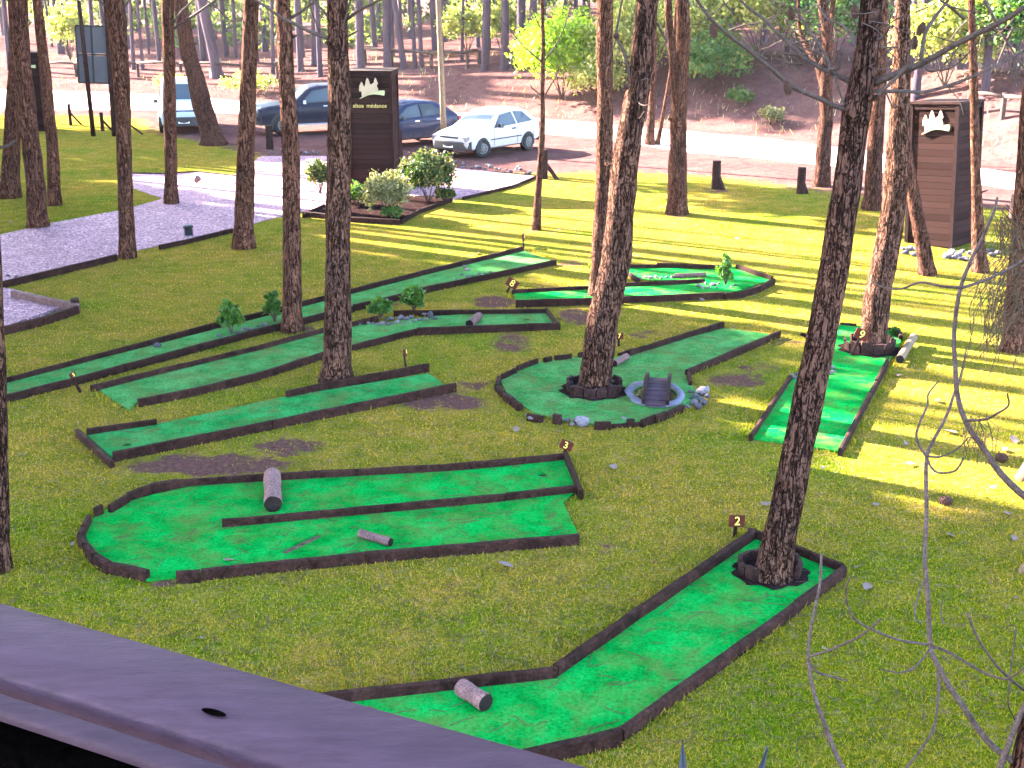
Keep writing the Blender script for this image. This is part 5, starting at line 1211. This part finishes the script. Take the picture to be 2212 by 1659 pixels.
# ------------------------------------------------------------------ lawn grass blades
def grass():
    n = 240000; x = rs.uniform(-30, 2242, n); y = 300 + 1380 * rs.rand(n) ** .85
    u = (x - 1106) / F; tt = (y - 829.5) / F; k = CH / (SP + tt * CP); X = u * k; Y = (CP - tt * SP) * k
    kp = inpoly(LAWN, X, Y)
    for p in LANES: kp &= ~inpoly(p, X, Y)
    for p in (DRIVE, BED2, BEDP): kp &= ~inpoly(p, X, Y)
    for sx, sy, rx, ry, s in SOIL:
        d = ((x - sx) / rx) ** 2 + ((y - sy) / ry) ** 2; kp &= ~((d < 1.1) & (rs.rand(n) < s * .93))
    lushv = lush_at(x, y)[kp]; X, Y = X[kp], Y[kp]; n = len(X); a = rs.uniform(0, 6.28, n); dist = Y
    h = rs.uniform(.012, .032, n) * (1 + .25 * (rs.rand(n) > .95)); w = .0035 + .00022 * dist; lx, ly = rs.normal(size=n) * .018, rs.normal(size=n) * .018
    ex, ey = [], []
    for p in LANES:
        for (x1, y1), (x2, y2) in zip(p, p[1:] + p[:1]):
            L = math.hypot(x2 - x1, y2 - y1); k = int(L * 130)
            if not k or L < .05: continue
            u = rs.rand(k); o = rs.choice([-1, 1], k) * (.075 + np.abs(rs.normal(size=k)) * .035)
            ex.append(x1 + (x2 - x1) * u - (y2 - y1) / L * o); ey.append(y1 + (y2 - y1) * u + (x2 - x1) / L * o)
    ex, ey = np.concatenate(ex), np.concatenate(ey); k2 = np.ones(len(ex), bool)
    for p in LANES: k2 &= ~inpoly(p, ex, ey)
    k2 &= np.array([noise.noise(Vector((x * 1.3, y * 1.3, 5))) > -.12 for x, y in zip(ex, ey)])
    ex, ey = ex[k2], ey[k2]; m2 = len(ex)
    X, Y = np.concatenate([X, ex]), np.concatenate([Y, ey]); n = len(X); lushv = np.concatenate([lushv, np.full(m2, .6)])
    a = np.concatenate([a, rs.uniform(0, 6.28, m2)]); dist = Y; h = np.concatenate([h, rs.uniform(.03, .085, m2)]); w = .0035 + .00022 * dist
    lx = np.concatenate([lx, rs.normal(size=m2) * .03]); ly = np.concatenate([ly, rs.normal(size=m2) * .03])
    P = np.zeros((n, 3, 3)); P[:, 0, 0] = X - w * np.cos(a); P[:, 0, 1] = Y - w * np.sin(a); P[:, 0, 2] = -.004
    P[:, 1, 0] = X + w * np.cos(a); P[:, 1, 1] = Y + w * np.sin(a); P[:, 1, 2] = -.004; P[:, 2, 0] = X + lx; P[:, 2, 1] = Y + ly; P[:, 2, 2] = h
    m, nt, b = mat('lawn_blades', .7, .2); b.inputs['Specular IOR Level'].default_value = .05; nd = N(nt); t = nd.attr('tint'); w_ = nd.world()
    c = nd.ramp(nd.math('ADD', nd.math('MULTIPLY', t, .60), nd.math('MULTIPLY', nd.noise(w_, 1.7, 5, .7), .40)), [(.18, (0.0262, 0.0705, 0.0060)), (.34, (0.0983, 0.1293, 0.0060)), (.50, (0.2491, 0.1763, 0.0090)), (.66, (0.3736, 0.2233, 0.0200)), (.80, (0.3933, 0.2174, 0.0650))])
    c = nd.mix(1.0, c, nd.ramp(nd.noise(w_, .45, 4), [(.3, (.65, .95, .6)), (.55, (1, 1, 1)), (.75, (1.2, 1.08, 1.1))]), 'MULTIPLY')
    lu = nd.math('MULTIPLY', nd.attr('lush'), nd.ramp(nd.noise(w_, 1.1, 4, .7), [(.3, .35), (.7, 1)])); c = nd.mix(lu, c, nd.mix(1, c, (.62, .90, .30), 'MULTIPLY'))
    nd.l(c, b.inputs['Base Color']); tr = nd.new('ShaderNodeBsdfTranslucent'); nd.l(c, tr.inputs[0]); mx = nd.new('ShaderNodeMixShader'); mx.inputs[0].default_value = .3
    nd.l(b.outputs[0], mx.inputs[1]); nd.l(tr.outputs[0], mx.inputs[2]); nd.l(mx.outputs[0], nt.nodes['Material Output'].inputs[0])
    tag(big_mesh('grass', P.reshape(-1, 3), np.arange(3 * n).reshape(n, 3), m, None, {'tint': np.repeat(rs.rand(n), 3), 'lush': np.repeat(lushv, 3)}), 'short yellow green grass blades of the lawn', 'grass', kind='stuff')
grass()

# ------------------------------------------------------------------ fallen leaves, cones, needles
LEAF_ME = []
for k in range(4):
    mb = MB(); nn = 9; C_ = (0, 0, .012); ring_ = [(math.cos(6.283 * i / nn) * (.5 + .12 * math.sin(i * 2.3 + k)), math.sin(6.283 * i / nn) * (.30 + .08 * math.cos(i * 1.7 + k)), .02 + .05 * abs(math.sin(i * 1.9 + k))) for i in range(nn)]
    for i in range(nn): mb.face([C_, ring_[i], ring_[(i + 1) % nn]])
    o = mb.build('fallen_leaf', M['dryleaf']); LEAF_ME.append(o.data); bpy.data.objects.remove(o)
def leaf_at(x, y, s, label, group, z=.03):
    c = gp(x, y, z); o = link('fallen_leaf', random.choice(LEAF_ME), None, c); w = s / ppm(c); o.scale = (w, w, w * .9); o.rotation_euler = (random.uniform(-.3, .3), random.uniform(-.3, .3), random.uniform(0, 6.3)); tag(o, label, 'leaf', group)
for x, y, s in ((1325, 1008, 26), (1338, 990, 12), (1115, 927, 24), (1093, 1219, 32), (712, 995, 18), (46, 981, 14), (38, 1025, 10), (157, 1174, 14), (435, 1377, 12), (250, 617, 10), (206, 703, 16), (24, 479, 14), (355, 715, 10), (1654, 1088, 26)):
    leaf_at(x, y, s, 'dry pale leaf lying on the shaded lawn', 'fallen leaves on the shaded lawn')
for x, y, s in ((2025, 864, 20), (2054, 932, 34), (2191, 950, 30), (1956, 957, 16), (2170, 970, 22), (1966, 1001, 26), (1848, 1029, 20), (1777, 1010, 12), (1892, 1089, 18), (2176, 1108, 20), (2053, 1156, 30), (2191, 1162, 22), (2145, 1052, 18), (1851, 1224, 14), (1873, 1267, 34), (1780, 1400, 12), (1890, 467, 10), (2044, 637, 14), (1864, 634, 12), (1748, 615, 10), (1930, 807, 16), (1942, 810, 18), (2196, 1290, 14)):
    leaf_at(x, y, s, 'dry pale leaf on the sun striped lawn by the branchy pine', 'fallen leaves on the sunny lawn')
for x, y, s in ((1505, 486, 10), (1592, 515, 13), (1422, 484, 9), (1208, 495, 8), (1371, 641, 12), (1630, 638, 10), (817, 480, 14), (1030, 546, 18), (1681, 510, 9), (1741, 426, 8), (1720, 455, 7), (1560, 470, 7), (1640, 480, 8)):
    leaf_at(x, y, s, 'small pale leaf on the far lawn before the road', 'fallen leaves on the far lawn')
leaf_at(492, 1209, 22, 'dry pinkish leaf lying on the U shaped lane', None, .045)
for x, y, lb in ((2043, 1090, 'pine cone lying on the lawn by the dead limbs'), (2163, 997, 'pine cone near the pale barked post')):
    c = gp(x, y); o = link('pine_cone', CONE_ME[0], None, c + Vector((0, 0, .045))); o.scale = (1.5, 1.5, 1.4); o.rotation_euler = (1.35, .3, .6); tag(o, lb, 'pine cone', 'fallen pine cones')
mb = MB()
for i in range(2400):
    p = random.choice(LANES[:8]); x0, x1 = min(q[0] for q in p), max(q[0] for q in p); y0, y1 = min(q[1] for q in p), max(q[1] for q in p)
    x, y = random.uniform(x0, x1), random.uniform(y0, y1)
    if not inpoly(p, np.array([x]), np.array([y]))[0]: continue
    a = random.gauss(.5, .8); l = random.uniform(.10, .24); w = .0032; c_ = Vector((x, y, .036)); dx = Vector((math.cos(a), math.sin(a), 0)); sx = Vector((-dx.y, dx.x, 0)); bend = sx * random.uniform(-.02, .02)
    P4 = [c_ - dx * l / 2, c_ + bend, c_ + dx * l / 2]
    for q, r_ in zip(P4, P4[1:]): mb.face([q - sx * w, r_ - sx * w, r_ + sx * w + Vector((0, 0, .002)), q + sx * w + Vector((0, 0, .002))])
for i in range(3500):
    x, y = random.uniform(0, 2212), 420 + 1200 * random.random(); q = gp(x, y)
    if any(inpoly(p, np.array([q.x]), np.array([q.y]))[0] for p in LANES + [DRIVE, BED2]) or not inpoly(LAWN, np.array([q.x]), np.array([q.y]))[0]: continue
    a = random.uniform(0, 6.3); l = random.uniform(.08, .2); w = .0032; z = random.uniform(.012, .03); dx = Vector((math.cos(a), math.sin(a), 0)); sx = Vector((-dx.y, dx.x, 0)); q.z = z
    mb.face([q - dx * l / 2 - sx * w, q + dx * l / 2 - sx * w, q + dx * l / 2 + sx * w, q - dx * l / 2 + sx * w])
tag(mb.build('pine_needle_litter', M['deadneedle']), 'fallen pine needles scattered over the lanes and lawn', 'needles', kind='stuff')

# ------------------------------------------------------------------ balcony railing
zr = CH - .55; t = thing('balcony_railing', (0, .9, CH - 1.6), 'purple brown timber balcony railing running across the corner', 'railing')
def ext(a, b, z, e0=.8, e1=1.2):
    p, q = gp(*a, z), gp(*b, z); d = (q - p).normalized(); return p - d * e0, q + d * e1
a0, a1 = ext((0, 1306), (1270, 1660), zr); d = (a1 - a0).normalized(); nrm = Vector((d.y, -d.x, 0))
if nrm.y > 0: nrm = -nrm
a0 = a0 - nrm * .005; a1 = a1 - nrm * .005
wA = (gp(150, 1513, zr) - a0).dot(nrm); wB0 = (gp(0, 1488, zr) - a0).dot(nrm); wB1 = (gp(0, 1536, zr) - a0).dot(nrm); wA = (gp(0, 1458, zr) - a0).dot(nrm)
def plank_long(o0, w, z, th, name, m, r=.006):
    mb = MB(); L = (a1 - a0).length; n = 40; prof = [(0, z - th), (0, z - r), (r * .4, z - r * .4), (r, z), (w - r, z), (w - r * .4, z - r * .4), (w, z - r), (w, z - th)]
    for i in range(n + 1):
        p = a0 + d * L * i / n
        for o, zz in prof: q = p + nrm * (o0 + o + .0012 * noise.noise(p * 4)); mb.v.append((q.x, q.y, zz + .0008 * noise.noise(p * 6)))
    k = len(prof)
    for i in range(n):
        for j in range(k): mb.f.append((i * k + j, i * k + (j + 1) % k, (i + 1) * k + (j + 1) % k, (i + 1) * k + j)); mb.m.append(0)
    mb.f.append(tuple(reversed(range(k)))); mb.f.append(tuple(n * k + j for j in range(k))); mb.m += [0, 0]
    o = mb.build(name, M[m], t, smooth=50); return o
plank_long(0, wA, zr, .035, 'rail_plank', 'rail', .004); plank_long(wB0, wB1 - wB0, zr - .002, .008, 'rail_plank', 'rail', .004)
plank_long(.02, wB1 - .035, zr - .05, .9, 'parapet', 'shade_knot_wood')
mb = MB(); q0, q1 = a0 + nrm * .06, a1 + nrm * .06; mb.face([(q0.x, q0.y, CH - 1.6), (q1.x, q1.y, CH - 1.6), ((q1 + nrm * 2.6).x, (q1 + nrm * 2.6).y, CH - 1.6), ((q0 + nrm * 2.6).x, (q0 + nrm * 2.6).y, CH - 1.6)]); mb.build('deck', M['shade_knot_wood'], t)
kp = gp(462, 1541, zr + .001); mb = MB()
mb.face([(kp.x + .012 * math.cos(i * .5236) * d.x - .004 * math.sin(i * .5236) * d.y, kp.y + .012 * math.cos(i * .5236) * d.y + .004 * math.sin(i * .5236) * d.x, zr + .002) for i in range(12)]); mb.build('knot', M['shade_knot_wood'], t)

# ------------------------------------------------------------------ unseen pines, added only to cast shade and shadow stripes
rt = random.Random(5); nsh = 0
def shade_tree(b, h, cs, k=2):
    global nsh
    nsh += 1
    t = thing('shade_pine', b, 'unseen tall pine added on the sunny side to shade the lawn', 'tree', 'added pines outside the view')
    o = link('trunk', TR_ME[nsh % 4], t); o.scale = (.17, .17, h / 15)
    for i in range(k): crown(t, (rt.uniform(-.5, .5), rt.uniform(-.5, .5), h - .8 - i * 2.6 * cs), cs, 1.1)
for gy in np.arange(-2, 46, 3.0):
    for gx in np.arange(-19, 16, 3.4):
        x, y = gx + rt.uniform(-1, 1), gy + rt.uniform(-1, 1)
        if max(lit_at(x + ex, y + ey) for ex, ey in ((0, 0), (2.2, -1.3), (-2.2, 1.3), (4.2, -2.5), (-4.2, 2.5), (.8, 1.4), (-.8, -1.4))): continue
        h = 16.0 + rt.uniform(-1, 1.5); hc = h - 1.8
        b = Vector((x - AZ.x * hc * HT, y - AZ.y * hc * HT, 0))
        if abs(b.x) < .47 * b.y + 2: continue
        shade_tree(b, h, 1.0)
for q, r in ((15.3, .20), (15.7, .22), (16.2, .26), (17.45, .26), (20.3, .24), (20.65, .2), (21.5, .26), (22.05, .22), (23.0, .24), (23.4, .2), (24.45, .18), (25.6, .14), (27.3, .2), (27.7, .16)):
    s_ = -34 if q < 21 else -42; h = 21.5 if q < 21 else 24.5
    t = thing('shade_pine', (AZ.x * s_ - AZ.y * q, AZ.y * s_ + AZ.x * q, 0), 'unseen tall pine added on the sunny side to shade the lawn', 'tree', 'added pines outside the view')
    o = link('trunk', TR_ME[nsh % 4], t); o.scale = (r, r, h / 15); nsh += 1; crown(t, (0, 0, h + 1), .8, .8)
print('shade pines', nsh)

# ------------------------------------------------------------------ light
W = bpy.data.worlds.new('World'); S.world = W; W.use_nodes = True; nt = W.node_tree; bg = nt.nodes['Background']; sky = nt.nodes.new('ShaderNodeTexSky')
sky.sky_type = 'NISHITA'; sky.sun_disc = False; sky.sun_elevation = R(SUN_E); sky.sun_rotation = math.atan2(-AZ.x, -AZ.y)
nt.links.new(sky.outputs[0], bg.inputs[0]); bg.inputs[1].default_value = .10
sl = bpy.data.lights.new('sun', 'SUN'); sl.energy = 5; sl.angle = R(.5); sl.color = (1, .90, .76); so_ = bpy.data.objects.new('sun', sl); COL.objects.link(so_)
dv = Vector((AZ.x * math.cos(R(SUN_E)), AZ.y * math.cos(R(SUN_E)), -math.sin(R(SUN_E)))); so_.rotation_euler = dv.to_track_quat('-Z', 'Y').to_euler(); so_.location = (-20, 20, 30)
vs = S.view_settings; vs.view_transform = 'Standard'; vs.look = 'None'; vs.exposure = 4.85; vs.gamma = 1; vs.use_curve_mapping = False
S.cycles.max_bounces = 6; S.cycles.use_denoising = True; S.cycles.transparent_max_bounces = 4
# ------------------------------------------------------------------ hazy air
HAZE = 0.00012
if HAZE:
    mb = MB(); mb.box((0, 92, 13), (260, 204, 30)); hz = mb.build('haze', [])if False else None
    m = bpy.data.materials.new('hazy_air'); m.use_nodes = True; nt = m.node_tree
    for n_ in list(nt.nodes):
        if n_.type != 'OUTPUT_MATERIAL': nt.nodes.remove(n_)
    pv = nt.nodes.new('ShaderNodeVolumePrincipled'); pv.inputs['Color'].default_value = (.93, .90, 1, 1); pv.inputs['Density'].default_value = HAZE; pv.inputs['Anisotropy'].default_value = .2
    nt.links.new(pv.outputs[0], nt.nodes['Material Output'].inputs['Volume'])
    mb = MB(); mb.box((0, 92, 13), (300, 204, 28)); tag(mb.build('haze', m), 'pale hazy air among the trees', 'haze', kind='stuff')
